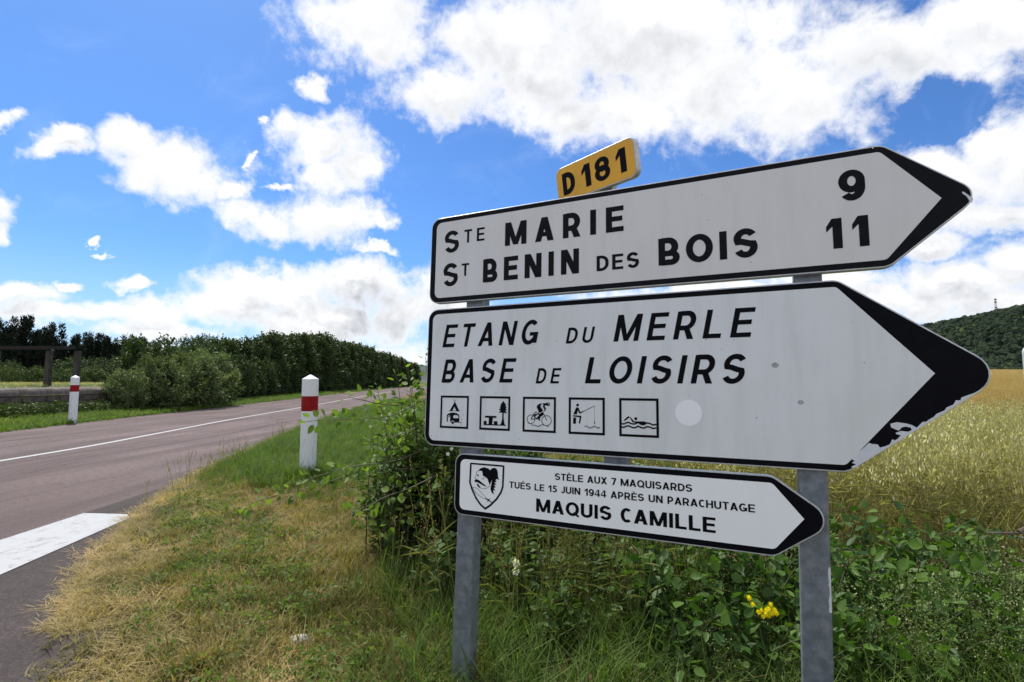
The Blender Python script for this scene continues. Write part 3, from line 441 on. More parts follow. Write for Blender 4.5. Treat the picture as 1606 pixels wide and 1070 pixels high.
def glyph(ch, w, wd=None):
    """strokes of one capital in a box 1 high; returns (width, polygons, centre-line strokes)"""
    P = []; S = []; h = w/2
    W = dict(A=.74, B=.66, C=.66, D=.69, E=.62, G=.75, H=.69, I=w, J=.5, L=.57, M=.9, N=.71, O=.80, P=.62, Q=.80, R=.67, S=.66, T=.62, U=.69, X=.70)
    W.update({'0': .62, '1': .40, '4': .62, '5': .60, '7': .56, '8': .62, '9': .62, ' ': .30})
    base = {'\u00c8': 'E', '\u00c9': 'E'}.get(ch, ch); x = (wd or W[base]); c = x/2
    def el(cx, cy, rx, ry, a0, a1, n=14): return [(cx+rx*math.cos(math.radians(a0+(a1-a0)*k/n)), cy+ry*math.sin(math.radians(a0+(a1-a0)*k/n))) for k in range(n+1)]
    def hb(y, x0=0, x1=None): x1 = x if x1 is None else x1; P.append([(x0, y-h*.9), (x1, y-h*.9), (x1, y+h*.9), (x0, y+h*.9)])
    def vb(xc, y0=0, y1=1): P.append([(xc-h, y0), (xc+h, y0), (xc+h, y1), (xc-h, y1)])
    k = h*.9
    if base == 'A':
        t = w*1.12; P += [[(0, 0), (t, 0), (c+t/2, 1), (c-t/2, 1)], [(x-t, 0), (x, 0), (c+t/2, 1), (c-t/2, 1)], [(x*.2, .2), (x*.8, .2), (x*.74, .2+w*.85), (x*.26, .2+w*.85)]]
    elif base in 'BPR':
        vb(h); r = .27 if base != 'B' else .25; xr = x-.02 if base != 'B' else x-.04
        cy = 1-k-(r-.01) ; S.append([(h, 1-k)] + [(xr-h-r*.8, 1-k)] + el(xr-h-r*.8, cy, r*.8, r-.01, 90, -90) + [(h, cy-(r-.01))])
        if base == 'B': yb = cy-(r-.01); r2 = (yb-k)/2; S.append([(h, yb), (x-h-r2*.9, yb)] + el(x-h-r2*.9, yb-r2, r2*.9, r2, 90, -90) + [(h, k)])
        if base == 'R': yb = cy-(r-.01); P.append([(x*.42, yb), (x*.42+w*1.1, yb), (x, 0), (x-w*1.18, 0)])
    elif base in 'CG':
        a0 = 48; S.append(el(c, .5, c-h, .5-k, a0, 360-a0 if base == 'C' else 345, 30)); x = x*.93 if base == 'C' else x
        if base == 'G': P.append([(x-w, .06), (x, .06), (x, .5), (x-w, .5)]); P.append([(c, .5-w*.85), (x-w+.001, .5-w*.85), (x-w+.001, .5), (c, .5)])
    elif base == 'D':
        vb(h); r = .42; S.append([(h, 1-k), (x-h-r*.8, 1-k)] + el(x-h-r*.8, 1-k-(.5-k)*.84, r*.8, (.5-k)*.84, 90, 0) + el(x-h-r*.8, k+(.5-k)*.84, r*.8, (.5-k)*.84, 0, -90) + [(h, k)])
    elif base == 'E': vb(h); hb(1-k, h); hb(.51, h, x*.93); hb(k, h)
    elif base == 'H': vb(h); vb(x-h); hb(.51, h, x-h)
    elif base == 'I': vb(h)
    elif base == 'J': S.append([(x-h, 1), (x-h, .28)] + el(c, .28, c-h, .28-k, 0, -165))
    elif base == 'L': vb(h); hb(k, h)
    elif base == 'M': vb(h); vb(x-h); t = w*1.1; P += [[(0, 1), (t*1.05, 1), (c+t*.42, 0.02), (c-t*.42, .02)], [(x, 1), (x-t*1.05, 1), (c-t*.42, .02), (c+t*.42, .02)]]
    elif base == 'N': vb(h); vb(x-h); P.append([(0, 1), (w*1.15, 1), (x, 0), (x-w*1.15, 0)])
    elif base in 'OQ':
        e = el(c, .5, c-h, .5-k, 0, 360, 36); e[-1] = e[0]; S.append(e)
        if base == 'Q': P.append([(c+.02, .22), (c+.02+w*.7, .30), (x+.03, .02), (x-.07, -.07)])
    elif base == 'S':
        r1 = .245; S.append(el(c, 1-k-r1, c-h, r1, 28, 90, 6)+el(c, 1-k-r1, c-h, r1, 90, 205, 10)[1:]+[(c-.1, .555), (c+.1, .475)]+el(c, k+r1+.012, c-h, r1+.012, 25, -90, 10)+el(c, k+r1+.012, c-h, r1+.012, -90, -155, 6)[1:])
    elif base == 'T': hb(1-k); vb(c, 0, 1-k)
    elif base == 'U': S.append([(h, 1), (h, .32)] + el(c, .32, c-h, .32-k, 180, 360) + [(x-h, 1)])
    elif base == 'X': t = w*1.2; P += [[(0, 0), (t, 0), (x, 1), (x-t, 1)], [(x-t, 0), (x, 0), (t, 1), (0, 1)]]
    elif base == '1': P += [[(x-w, 0), (x, 0), (x, 1), (x-w, 1)], [(0, .70), (x*.12, .62), (x*.12, .62), (x-w, .80), (x-w, 1), (x-w*.9, 1)]]; P[-1] = [(0, .74), (0, .56), (x-w+.001, .74), (x-w+.001, 1), (x-w*1.05, 1)]
    elif base == '4': vb(x-h-.1, 0, 1); hb(.27); P.append([(0, .2), (0, .2+w*1.2), (x-.1-w, 1), (x-.1, 1), (x-.1-w, .86)])
    elif base == '5': P.append([(.1, .5), (.1+w, .5), (.12+w, 1), (.12, 1)]); hb(1-k, .12, x-.03); S.append([(.1+h*.5, .52)]+el(c-.02, .33, c-h+.02, .33-k, 110, -150, 18))
    elif base == '7': hb(1-k); P.append([(x*.2, 0), (x*.2+w, 0), (x, 1-w*.9), (x-w*1.1, 1-w*.9)])
    elif base == '8':
        e = el(c, 1-k-.215, c-h-.02, .215, 0, 360, 26); e[-1] = e[0]; S.append(e); e = el(c, k+.235, c-h, .235, 0, 360, 26); e[-1] = e[0]; S.append(e)
    elif base == '9':
        e = el(c, 1-k-.27, c-h, .27, 0, 360, 28); e[-1] = e[0]; S.append(e); S.append([(x-h, 1-k-.27), (x-h, .42)]+el(c, .42, c-h, .42-k, 0, -140, 16)[1:])
    if ch == '\u00c8': P.append([(c-.16, 1.24), (c+.02, 1.24), (c+.08, 1.07), (c-.04, 1.07)])
    if ch == '\u00c9': P.append([(c+.18, 1.24), (c, 1.24), (c-.06, 1.07), (c+.06, 1.07)])
    return x, P, S
def letters(mb, text, x0, x1, y0, hgt, w, z, slant=0., squeeze=1.):
    """set text between x0 and x1 on baseline y0; tracking takes up the slack"""
    G = [glyph(c, w) for c in text]; tot = sum(a[0] for a in G)*hgt*squeeze; ng = len(G)-1
    x1e = x1-slant*hgt; tr = (x1e-x0-tot)/ng if ng else 0; x = x0
    for i, (wd, P, S) in enumerate(G):
        T = lambda p: (x+p[0]*hgt*squeeze+slant*p[1]*hgt, y0+p[1]*hgt)
        zz = z
        for p in P: mb.poly([T(q_) for q_ in p], zz); zz += .00004
        for s in S:
            V, F = strokepoly(s, w); mb.add([(*T(v), zz) for v in V], F); zz += .00004
        x += wd*hgt*squeeze+tr
def art(mb, items, s0, t0, z, white=None):
    for k, it in enumerate(items):
        zz = z+k*.00004
        if it[0] == 'P': mb.poly(rel(it[1], s0, t0), zz)
        else:
            V, F = strokepoly(rel(it[1], s0, t0), it[2]); mb.add([(*v, zz) for v in V], F)
def sign_root(name, s0, t0, label, M=SM):
    e = empty(name); e.matrix_world = M @ Matrix.Translation((s0, t0, 0)); return tag(e, label, 'road sign')
def arrow(x0, xv, xt, y0, y1, ym, r, rt): return rounded([(x0, y0), (xv, y0), (xt, ym), (xv, y1), (x0, y1)], [r, .05, rt, .05, r])
Z1, Z2, Z3 = .0010, .0018, .0026
def arrow_sign(name, label, outer, inner, face, blk, s0, t0, depth, rad, rtip, irad):
    e = sign_root(name, s0, t0, label)
    x0, xv, xt, y0, y1, ym = outer; O = rel(arrow(x0, xv, xt, y0, y1, ym, rad, rtip), s0, t0)
    mb = MB(); mb.prism(O, -depth, 0, .0012); mb.build('panel', m_rim, e)
    mb = MB(); mb.prism(inset(O if area(O) > 0 else O[::-1], .0042), .0001, Z1); mb.build('black_border', blk, e)
    x0, xv, xt, y0, y1, ym = inner; I = rel(rounded([(x0, y0), (xv, y0), (xt, ym), (xv, y1), (x0, y1)], [irad, .02, .0, .02, irad]), s0, t0)
    mb = MB(); mb.prism(I, .0002, Z2); mb.build('white_face', face, e)
    # stiffening channel along the back
    mb = MB()
    for yy_ in (y0+.04, y1-.06): mb.box((x0-s0+.03, yy_-t0, -depth-.024), (xv-s0, yy_-t0+.03, -depth-.001))
    mb.build('back_rail', m_alu, e)
    return e
def lettering(e, mat, s0, t0, lines):
    for args, kw in lines:
        mb = MB(); a = list(args); a[1] -= s0; a[2] -= s0; a[3] -= t0; letters(mb, *a, Z3, **kw); mb.build('lettering', mat, e)
s0, t0 = .5, .5225
e1 = arrow_sign('direction_sign', 'top white arrow sign reading STE MARIE 9 and ST BENIN DES BOIS 11', (-.4045, 1.223, 1.4475, .3345, .711, .5225), (-.376, 1.2165, 1.3535, .357, .689, .5225), m_f1, m_blk2, s0, t0, .026, .044, .045, .026)
lettering(e1, m_blk2, s0, t0, [(('S', -.3325, -.2605, .5505, .095, .185), {'squeeze': 1.15}), (('TE', -.2345, -.1365, .584, .057, .17), {'squeeze': 1.05}), (('MARIE', -.0412, .4425, .5475, .0965, .215), {'squeeze': 1.1}),
    (('S', -.334, -.2615, .4045, .0985, .185), {'squeeze': 1.12}), (('T', -.2435, -.2045, .4425, .053, .17), {'squeeze': 1.1}), (('BENIN', -.140, .2728, .4060, .0965, .22), {'squeeze': 1.05}), (('DES', .341, .4965, .4065, .057, .19), {'squeeze': 1.15}), (('BOIS', .5645, .8782, .4045, .0965, .21), {'squeeze': 1.12}),
    (('9', 1.1075, 1.1755, .550, .0955, .21), {'squeeze': 1.15}), (('1', 1.0692, 1.1115, .4045, .095, .24), {'squeeze': 1.08}), (('1', 1.1365, 1.1778, .404, .095, .24), {'squeeze': 1.08})])
for k_ in ('peel_tip', 'peel_top'): mb = MB(); mb.poly(rel(PEEL[k_], s0, t0), Z1+.0004); mb.build('peeled_patch', m_peel, e1)
s0, t0 = .5, .023
e2 = arrow_sign('direction_sign', 'middle large white arrow sign reading ETANG DU MERLE BASE DE LOISIRS with five pictogram squares', (-.4045, 1.090, 1.466, -.2625, .3085, .023), (-.380, 1.0865, 1.308, -.2415, .2865, .0235), m_f2, m_blk, s0, t0, .024, .046, .06, .026)
sl = .2
lettering(e2, m_blk, s0, t0, [(('ETANG', -.3276, .1200, .1440, .095, .17), {'slant': sl, 'squeeze': .97}), (('DU', .2215, .3350, .1425, .0585, .17), {'slant': sl, 'squeeze': 1.0}), (('MERLE', .4022, .8660, .1432, .0955, .175), {'slant': sl, 'squeeze': 1.02}),
    (('BASE', -.3268, .0195, -.0030, .0950, .17), {'slant': sl, 'squeeze': .95}), (('DE', .1010, .2055, -.0062, .0575, .17), {'slant': sl, 'squeeze': .95}), (('LOISIRS', .2960, .8390, -.0058, .0950, .175), {'slant': sl, 'squeeze': 1.05})])
for (nm, x_) in zip(('camp', 'picnic', 'bike', 'fish', 'swim'), (-.3268, -.1402, .0490, .2345, .4215)):
    a_, b_, c_, d_ = x_-s0, x_+.1355-s0, -.1893-t0, -.0568-t0; w_ = .0085
    mb = MB(); mb.add([(a_, c_, Z3), (b_, c_, Z3), (b_, d_, Z3), (a_, d_, Z3), (a_+w_, c_+w_, Z3), (b_-w_, c_+w_, Z3), (b_-w_, d_-w_, Z3), (a_+w_, d_-w_, Z3)], [(0, 1, 5, 4), (1, 2, 6, 5), (2, 3, 7, 6), (3, 0, 4, 7)])
    mb.build('pictogram_frame', m_blk, e2)
    mb = MB(); mb2 = MB(); its = ICONS[nm]
    if nm == 'camp': art(mb2, [its[6]], s0, t0, Z3+.0008); its = its[:6]+its[7:]
    art(mb, its, s0, t0, Z3); po = mb.build('pictogram', m_blk, e2)
    if mb2.V: mb2.build('door_gap', m_f2, po)
mb = MB(); mb.prism([(.6531-s0+.0425*math.cos(2*PI*k/40), -.1025-t0+.0425*math.sin(2*PI*k/40)) for k in range(40)], Z2, Z2+.0008); mb.build('round_sticker', m_dot, e2)
mb = MB(); mb.poly(rel(PEEL['peel_large'], s0, t0), Z1+.0004); mb.build('peeled_patch', m_peel, e2)
# two small dents pushed into the face
def dent(cx, cy, r):
    V = [(cx, cy, Z2+.0002)]; F = []; n = 16
    for j, (rr, zz) in enumerate(((.18, .0009), (.45, .0022), (1., .0004))):
        V += [(cx+r*rr*math.cos(2*PI*k/n), cy+r*rr*math.sin(2*PI*k/n)*.85, Z2+zz) for k in range(n)]
    F += [(0, 1+k, 1+(k+1) % n) for k in range(n)]
    for j in range(2): F += [(1+j*n+k, 1+(j+1)*n+k, 1+(j+1)*n+(k+1) % n, 1+j*n+(k+1) % n) for k in range(n)]
    return mesh('dent', V, F, True)
m_dent = simple('bruised_sheeting', (.52, .54, .56), .5, 0, .35, 90, c2=(.26, .26, .25))
for (x_, y_, r_) in ((.914, .052, .010), (.979, -.062, .008)): link('dent', dent(x_-s0, y_-t0, r_), m_dent, e2)
s0, t0 = .39, -.406
e3 = arrow_sign('direction_sign', 'small lowest white arrow sign reading MAQUIS CAMILLE with a shield emblem', (-.2485, .893, 1.063, -.5255, -.2865, -.406), (-.2225, .8925, .974, -.5035, -.3085, -.4065), m_f3, m_blk, s0, t0, .020, .040, .05, .022)
lettering(e3, m_blk, s0, t0, [(('ST\u00c8LE AUX 7 MAQUISARDS', .1825, .6592, -.3572, .0240, .182), {'squeeze': 1.28}), (('TU\u00c9S LE 15 JUIN 1944 APR\u00c8S UN PARACHUTAGE', -.0028, .8424, -.4020, .0240, .182), {'squeeze': 1.28}), (('MAQUIS CAMILLE', .1092, .7274, -.4775, .0470, .195), {'squeeze': 1.32})])
mb = MB(); art(mb, EMBLEM, s0, t0, Z3); mb.build('shield_emblem', m_blk, e3)
# yellow route plate
PMx = frame(math.radians(51), math.radians(-8), PLATE_C)
e4 = empty('route_plate'); e4.matrix_world = PMx; tag(e4, 'small yellow route number plate reading D181 above the top arrow sign', 'number plate')
O = rounded([(-.246, -.1005), (.2065, -.1005), (.2065, .0625), (-.246, .0625)], [.035]*4)
mb = MB(); mb.prism(O, -.030, 0, .0012); mb.build('panel', m_rim, e4)
mb = MB(); mb.prism(inset(O, .005), .0001, Z1); mb.build('yellow_face', m_yel, e4)
for t_, a_, b_, sq in (('D', -.206, -.130, 1.12), ('1', -.086, -.034, 1.3), ('8', -.010, .076, 1.38), ('1', .108, .167, 1.3)):
    mb = MB(); letters(mb, t_, a_, b_, -.068, .099, .235 if t_ != '8' else .195, Z2, squeeze=sq); mb.build('lettering', m_blk, e4)
mb = MB(); mb.box((-.02, -.16, -.060), (.05, .03, -.0305)); mb.box((.0, -.30, -.075), (.04, -.08, -.0605)); mb.build('mounting_bracket', m_alu, e4)
# galvanised posts
m_galv, q, b, o_ = newmat('galvanised_steel'); tc = q.n('ShaderNodeTexCoord').outputs['Object']
v = q.n('ShaderNodeTexVoronoi'); q.put(v.inputs['Vector'], tc); v.inputs['Scale'].default_value = 70
st = q.n('ShaderNodeMapping'); q.put(st.inputs[0], tc); st.inputs['Scale'].default_value = (8, 8, .9)
cg = q.mix(q.step(q.noise(tc, 26, 5, .65), .3, .72), (.14, .16, .185), (.28, .305, .335)); cg = q.mix(q.math('MULTIPLY', q.step(q.noise(st.outputs[0], 2.5, 5, .6), .5, .7), .4), cg, (.33, .35, .37))
cg = q.mix(q.math('MULTIPLY', v.outputs['Distance'], .35), cg, (.13, .15, .17))
q.put(b.inputs['Base Color'], cg); b.inputs['Metallic'].default_value = .35; b.inputs['Roughness'].default_value = .48
def post(name, sx_, ztop, tiltx, label, w=.0795, dp=.066, zbot=-.35):
    base = SM @ Vector((sx_, 0, -.060)); e = empty(name, (base.x, base.y, 0)); tag(e, label, 'post', 'galvanised steel sign posts')
    zl = Vector((math.sin(SA)*math.sin(LEAN), math.cos(SA)*math.sin(LEAN), math.cos(LEAN)))
    d = Vector((math.cos(SA), -math.sin(SA), 0)); zl = (zl + d*tiltx).normalized(); yl = zl.cross(d).normalized(); xl = yl.cross(zl)
    p0 = base - zl*((base.z-zbot)/zl.z); Lg = (ztop-zbot)/zl.z
    e.matrix_world = Matrix(((xl.x, yl.x, zl.x, base.x-zl.x*base.z/zl.z), (xl.y, yl.y, zl.y, base.y-zl.y*base.z/zl.z), (xl.z, yl.z, zl.z, 0), (0, 0, 0, 1)))
    return e, (zbot/zl.z, ztop/zl.z), w, dp
def build_post(name, sx_, ztop, tiltx, label, **k):
    e, (z0, z1), w, dp = post(name, sx_, ztop, tiltx, label, **k)
    R = rounded([(-w/2, -dp/2), (w/2, -dp/2), (w/2, dp/2), (-w/2, dp/2)], [.007]*4, 4)
    mb = MB(); mb.prism(R, z0, z1); mb.build('shaft', m_galv, e)
    mb = MB(); mb.prism(rounded([(-w/2-.002, -dp/2-.002), (w/2+.002, -dp/2-.002), (w/2+.002, dp/2+.002), (-w/2-.002, dp/2+.002)], [.008]*4, 4), z1, z1+.006); mb.build('end_cap', m_alu, e)
    return e
POST_T = -.060
ep1 = build_post('sign_post', LPOST, 1.93, .016, 'left grey galvanised post carrying the three arrow signs, rising from tall grass')
ep2 = build_post('sign_post', RPOST, 1.93, .020, 'right grey galvanised post with scratched edge behind the arrow tips')
mb = MB(); mb.box((-.040, -.47, -.033), (.040, -.12, .030)); mp = empty('hanger_bar'); mp.matrix_world = SM @ Matrix.Translation((MPOST, 0, -.062))
tag(mp, 'short grey steel bar joining the middle and lowest arrow signs from behind', 'steel bar')
mb.build('bar', m_galv, mp)
m_scr = simple('scratched_zinc', (.72, .73, .74), .6, 0, .1)
mb = MB(); rr = random.Random(4)
pts = []
for k in range(16): pts.append((.0332+rr.uniform(-.0015, .0022), .36+k*.0085))
pts2 = [(.0392, p[1]) for p in pts[::-1]]
mb.poly([(p[0], p[1]) for p in pts+pts2], 0)
o = mb.build('scratch', m_scr, ep2); o.matrix_local = Matrix.Translation((0, -.0335, SCRZ)) @ Matrix.Rotation(PI/2, 4, 'X')
# clamps behind the signs
for s_x, ys_ in ((LPOST, (.42, .62, -.16, .22, -.45)), (RPOST, (.42, .62, -.16, .22))):
    for y_ in ys_:
        mb = MB(); mb.box((-.055, -.012, -.018), (.055, .012, .016)); e = ep1 if s_x == LPOST else ep2
        ob = mb.build('clamp', m_alu, e); bpy.context.view_layer.update(); ob.matrix_local = e.matrix_world.inverted() @ (SM @ Matrix.Translation((s_x, y_, -.075)))
# edge of another sign at the right of the view
mb = MB(); e = empty('side_sign', (3.998, 4.0, 0), -.25); tag(e, 'thin grey edge of a further sign standing at the right border beside the gold field', 'road sign')
mb.prism(rounded([(0, 0), (.8, 0), (.8, .36), (0, .36)], [.05]*4), -.012, .012, .001); o = mb.build('panel', m_rim, e); o.rotation_euler = (PI/2, 0, 0); o.location = (0, 0, 1.17)
mb = MB(); mb.tube([(.4, .045, -.2), (.4, .045, 1.5)], .03, n=12); mb.build('post', m_galv, e)
# ------------------------------------------------------------------ road-edge bollards
m_wp, q, b, o_ = newmat('bollard_white'); tc = q.n('ShaderNodeTexCoord').outputs['Object']; sz = q.n('ShaderNodeSeparateXYZ'); q.put(sz.inputs[0], tc)
st = q.n('ShaderNodeMapping'); q.put(st.inputs[0], tc); st.inputs['Scale'].default_value = (6, 6, 1.2)
low = q.step(sz.outputs[2], .15, .75, 1, 0)
q.put(b.inputs['Base Color'], q.mix(q.math('MULTIPLY', q.step(q.noise(st.outputs[0], 7, 7, .7), .5, .68), q.math('ADD', q.math('MULTIPLY', low, .5), .1)), (.76, .77, .79), (.34, .33, .28))); b.inputs['Roughness'].default_value = .45
m_red = simple('bollard_red', (.30, .004, .006), .5, 0, .12, 14, spec=.2)
def bollard(x, y, z, label):
    e = empty('bollard', (x, y, z)); tag(e, label, 'bollard', 'white bollards with a red band along the road')
    R, Ht = .100, 1.275
    mb = MB(); mb.lathe([(R, -.15), (R, Ht-.475), (R, Ht-.46)], 36, caps=False); mb.build('lower_sleeve', m_wp, e, False)
    mb = MB(); mb.lathe([(R+.0015, Ht-.46), (R+.0015, Ht-.272)], 36, caps=False); mb.build('red_band', m_red, e)
    mb = MB(); mb.lathe([(R, Ht-.272), (R, Ht-.058)], 36, caps=False); mb.build('upper_sleeve', m_wp, e)
    mb = MB(); mb.lathe([(R+.002, Ht-.062), (R+.002, Ht-.054), (.085, Ht-.044), (.012, Ht), (.002, Ht+.001)], 36); mb.build('conical_cap', m_wp, e)
    for o in e.children:
        for p in o.data.polygons: p.use_smooth = not o.name.startswith('conical')
    return e
bollard(*NEARB, 'near white bollard with dark red band standing in the green verge')
bollard(*FARB, 'far white bollard with red band across the road before the stone parapet').scale = (1.07, 1.07, 1.07)
# ------------------------------------------------------------------ parapet on the far side
m_cop = simple('weathered_concrete', (.20, .17, .15), .9, 0, .3, 4, .012, 18, c2=(.07, .06, .05)); m_stone = simple('dark_rubble', (.13, .10, .085), .9, 0, .3, 6, .02, 12, c2=(.05, .042, .036))
m_mort = simple('mortar', (.09, .08, .07), .95, 0, .2, 10)
WX = lambda y: -15.95-(y-16)*.02
e = empty('parapet_wall', (-15.95, 14, 0)); tag(e, 'low dark stone parapet with rounded concrete coping behind the far bollard', 'wall')
mb = MB(); mb.box((-.19, -14, -.3), (.19, 10, .78)); mb.build('core', m_mort, e)
rr = random.Random(8); k = 0; sm = []
for v_ in range(5):
    b_ = MB(); w_, h_ = rr.uniform(.34, .52), .185; b_.box((-.03, 0, 0), (.03, w_, h_)); V = [(x+rr.uniform(-.012, .012), y+rr.uniform(-.012, .012), z+rr.uniform(-.01, .01)) for x, y, z in b_.V]; sm.append((mesh('stone', V, b_.F), w_))
for r_ in range(4):
    y_ = -4+rr.uniform(0, .3)
    while y_ < 9.6:
        me, w_ = sm[rr.randrange(5)]; o = link('stone', me, m_stone, e); o.location = (.205+rr.uniform(-.01, .02), y_, .0+r_*.195); y_ += w_+.02; k += 1
cm = []
for v_ in range(3):
    b_ = MB(); R = .20; n = 9; L_ = .93; V = []; 
    prof = [(-.25, 0), (-.25, .10)]+[(.25*math.cos(PI-PI*i/n), .10+.17*math.sin(PI*i/n)) for i in range(1, n)]+[(.25, .10), (.25, 0)]
    prof = [(x+rr.uniform(-.008, .008), z+rr.uniform(-.008, .008)) for x, z in prof]; m_ = len(prof)
    V = [(x, 0, z) for x, z in prof]+[(x, L_, z) for x, z in prof]; F = [(i, (i+1) % m_, m_+(i+1) % m_, m_+i) for i in range(m_)]+[tuple(range(m_))[::-1], tuple(range(m_, 2*m_))]
    cm.append(mesh('coping_stone', V, F))
y_ = -13.6
while y_ < 9.4: o = link('coping_stone', cm[rr.randrange(3)], m_cop, e); o.location = (rr.uniform(-.01, .01), y_, .79+rr.uniform(-.008, .008)); o.rotation_euler = (0, 0, rr.uniform(-.01, .01)); y_ += .945
# old posts with a rusty rail behind the parapet
m_old = simple('weathered_post', (.085, .07, .06), .9, 0, .25, 6, .01, 30); m_rust = simple('rusty_iron', (.018, .010, .009), .8, .2, .3, 8)
e = empty('post_and_rail_frame', (-26, 27, 1.1)); tag(e, 'tall weathered posts with a dark rusty rail behind the parapet', 'frame')
for (x_, y_) in ((-27.2, 27), (-24.6, 27.2), (-23.35, 27.5), (-30.6, 26.8)):
    mb = MB(); mb.box((-.12, -.12, -.2), (.12, .12, 1.8), taper=.01); o = mb.build('post', m_old, e); o.location = (x_+26, y_-27, 0)
mb = MB(); mb.box((-6, -.05, 1.86), (2.9, .12, 2.04), taper=.04); mb.build('rail', m_rust, e)
# ------------------------------------------------------------------ far country: hill, wood, mast, ridge
def hill_h(x, y):
    u = x/860.; crest = 860*(.1096+(u-.82)*.19)*sstep(u, .30, .74)*(1-.6*sstep(u, 1.35, 2.3)); crest = crest*(1+.018*np.sin(x/23.)+.012*np.sin(x/9.))
    return crest*sstep(y, 560, 860)**.8*(1-sstep(y, 900, 1350))+3*np.sin(x/60.)*np.cos(y/47.)*sstep(y, 600, 700)-9
m_hill = simple('wooded_slope', (.020, .034, .012), .95, 0, .2, .02)
hx = np.linspace(200, 2100, 110); hy = np.linspace(545, 1380, 60)
grid_sheet('wooded_hill', hx, hy, m_hill, 0, hill_h)
# ridge far away to the left of the signs
def ridge_h(x, y): return 95*np.exp(-((x+700)/900.)**2)*np.exp(-((y-2900)/300.)**2)*(1+.15*np.sin(x/130.)) - 3
grid_sheet('distant_ridge', np.linspace(-3000, 1200, 90), np.linspace(2300, 3500, 20), simple('distant_wood', (.06, .085, .075), .95, 0, .15, .01), 0, ridge_h)
def crown_blob(name, seed, mat):
    bm = bmesh.new(); bmesh.ops.create_icosphere(bm, subdivisions=3, radius=1.); rs = np.random.default_rng(seed); ph = rs.uniform(0, 6, 12)
    for v in bm.verts:
        x, y, z = v.co; f = 1+.16*math.sin(5*x+ph[0])*math.sin(4.6*y+ph[1])+.13*math.sin(9*z+ph[2])*math.sin(8*x+ph[3])+.09*math.sin(17*y+ph[4])*math.sin(16*z+ph[5])+rs.normal(0, .045)
        v.co = v.co*f
    me = bpy.data.meshes.new(name); bm.to_mesh(me); bm.free(); return hidden_src(name, me, mat)
def hillmat(c1, c2):
    m, q, b, o = newmat('wood_crowns'); pos = q.n('ShaderNodeNewGeometry').outputs['Position']; oi = q.n('ShaderNodeObjectInfo').outputs['Random']
    f = q.math('ADD', q.math('MULTIPLY', oi, .45), q.math('MULTIPLY', q.noise(pos, .35, 5, .7), .6)); c = q.mix(q.step(f, .25, .85), c1, c2)
    c = q.mix(q.step(oi, .94, .97), c, (.065, .085, .025))
    q.put(b.inputs['Base Color'], c); b.inputs['Roughness'].default_value = .95; b.inputs['Specular IOR Level'].default_value = .1; return m
mc = hillmat((.014, .025, .016), (.036, .052, .026))
N_ = 7600; px_ = RNG.uniform(260, 1500, N_); py_ = RNG.uniform(580, 930, N_); ph_ = hill_h(px_, py_); k_ = ph_ > 1
pts = np.stack([px_, py_, ph_+3], 1)[k_]
scatter('hillside_wood', pts, [crown_blob('crown', s_, mc) for s_ in range(4)], ('dense dark green wood covering the hill under the mast', 'wood'), (4., 8.5), .2)
# wood-edge at the foot of the hill
N_ = 500; xx = RNG.uniform(300, 1200, N_); pts = np.stack([xx, 560+RNG.uniform(-20, 60, N_), np.full(N_, 6.5)], 1)
scatter('field_margin_trees', pts, [crown_blob('crown', s_, mc) for s_ in range(10, 13)], ('band of dark trees at the foot of the wooded hill beyond the gold field', 'trees'), (6., 11.), .2, 9)
m_mast = simple('mast_steel', (.20, .19, .19), .6, .3, .1)
MX, MY = 812., 852.; mz = float(hill_h(MX, MY))-2; e = empty('radio_mast', (MX, MY, mz)); tag(e, 'tall lattice radio mast on top of the wooded hill', 'mast')
Hm = 36; mb = MB()
for a_ in range(3):
    q_ = a_*2*PI/3; mb.tube([(2.0*math.cos(q_), 2.0*math.sin(q_), 0), (.9*math.cos(q_), .9*math.sin(q_), Hm)], .22, .18, 5)
mb.build('tower_leg', m_mast, e).__setitem__('kind', 'stuff')
mb = MB()
for k in range(11):
    z0_, z1_ = k*Hm/11, (k+1)*Hm/11
    for a_ in range(3):
        q0, q1 = a_*2*PI/3, (a_+1)*2*PI/3; r0_, r1_ = 2-1.1*z0_/Hm, 2-1.1*z1_/Hm
        mb.tube([(r0_*math.cos(q0), r0_*math.sin(q0), z0_), (r1_*math.cos(q1), r1_*math.sin(q1), z1_)], .12, n=4)
o = mb.build('lattice_bracing', m_mast, e); o['kind'] = 'stuff'
for zz_ in (Hm*.55, Hm*.8, Hm*.93):
    mb = MB(); mb.lathe([(1.6, 0), (1.7, 1.6), (1.5, 2.0)], 10, (0, 0, zz_)); mb.build('antenna_ring', m_mast, e)
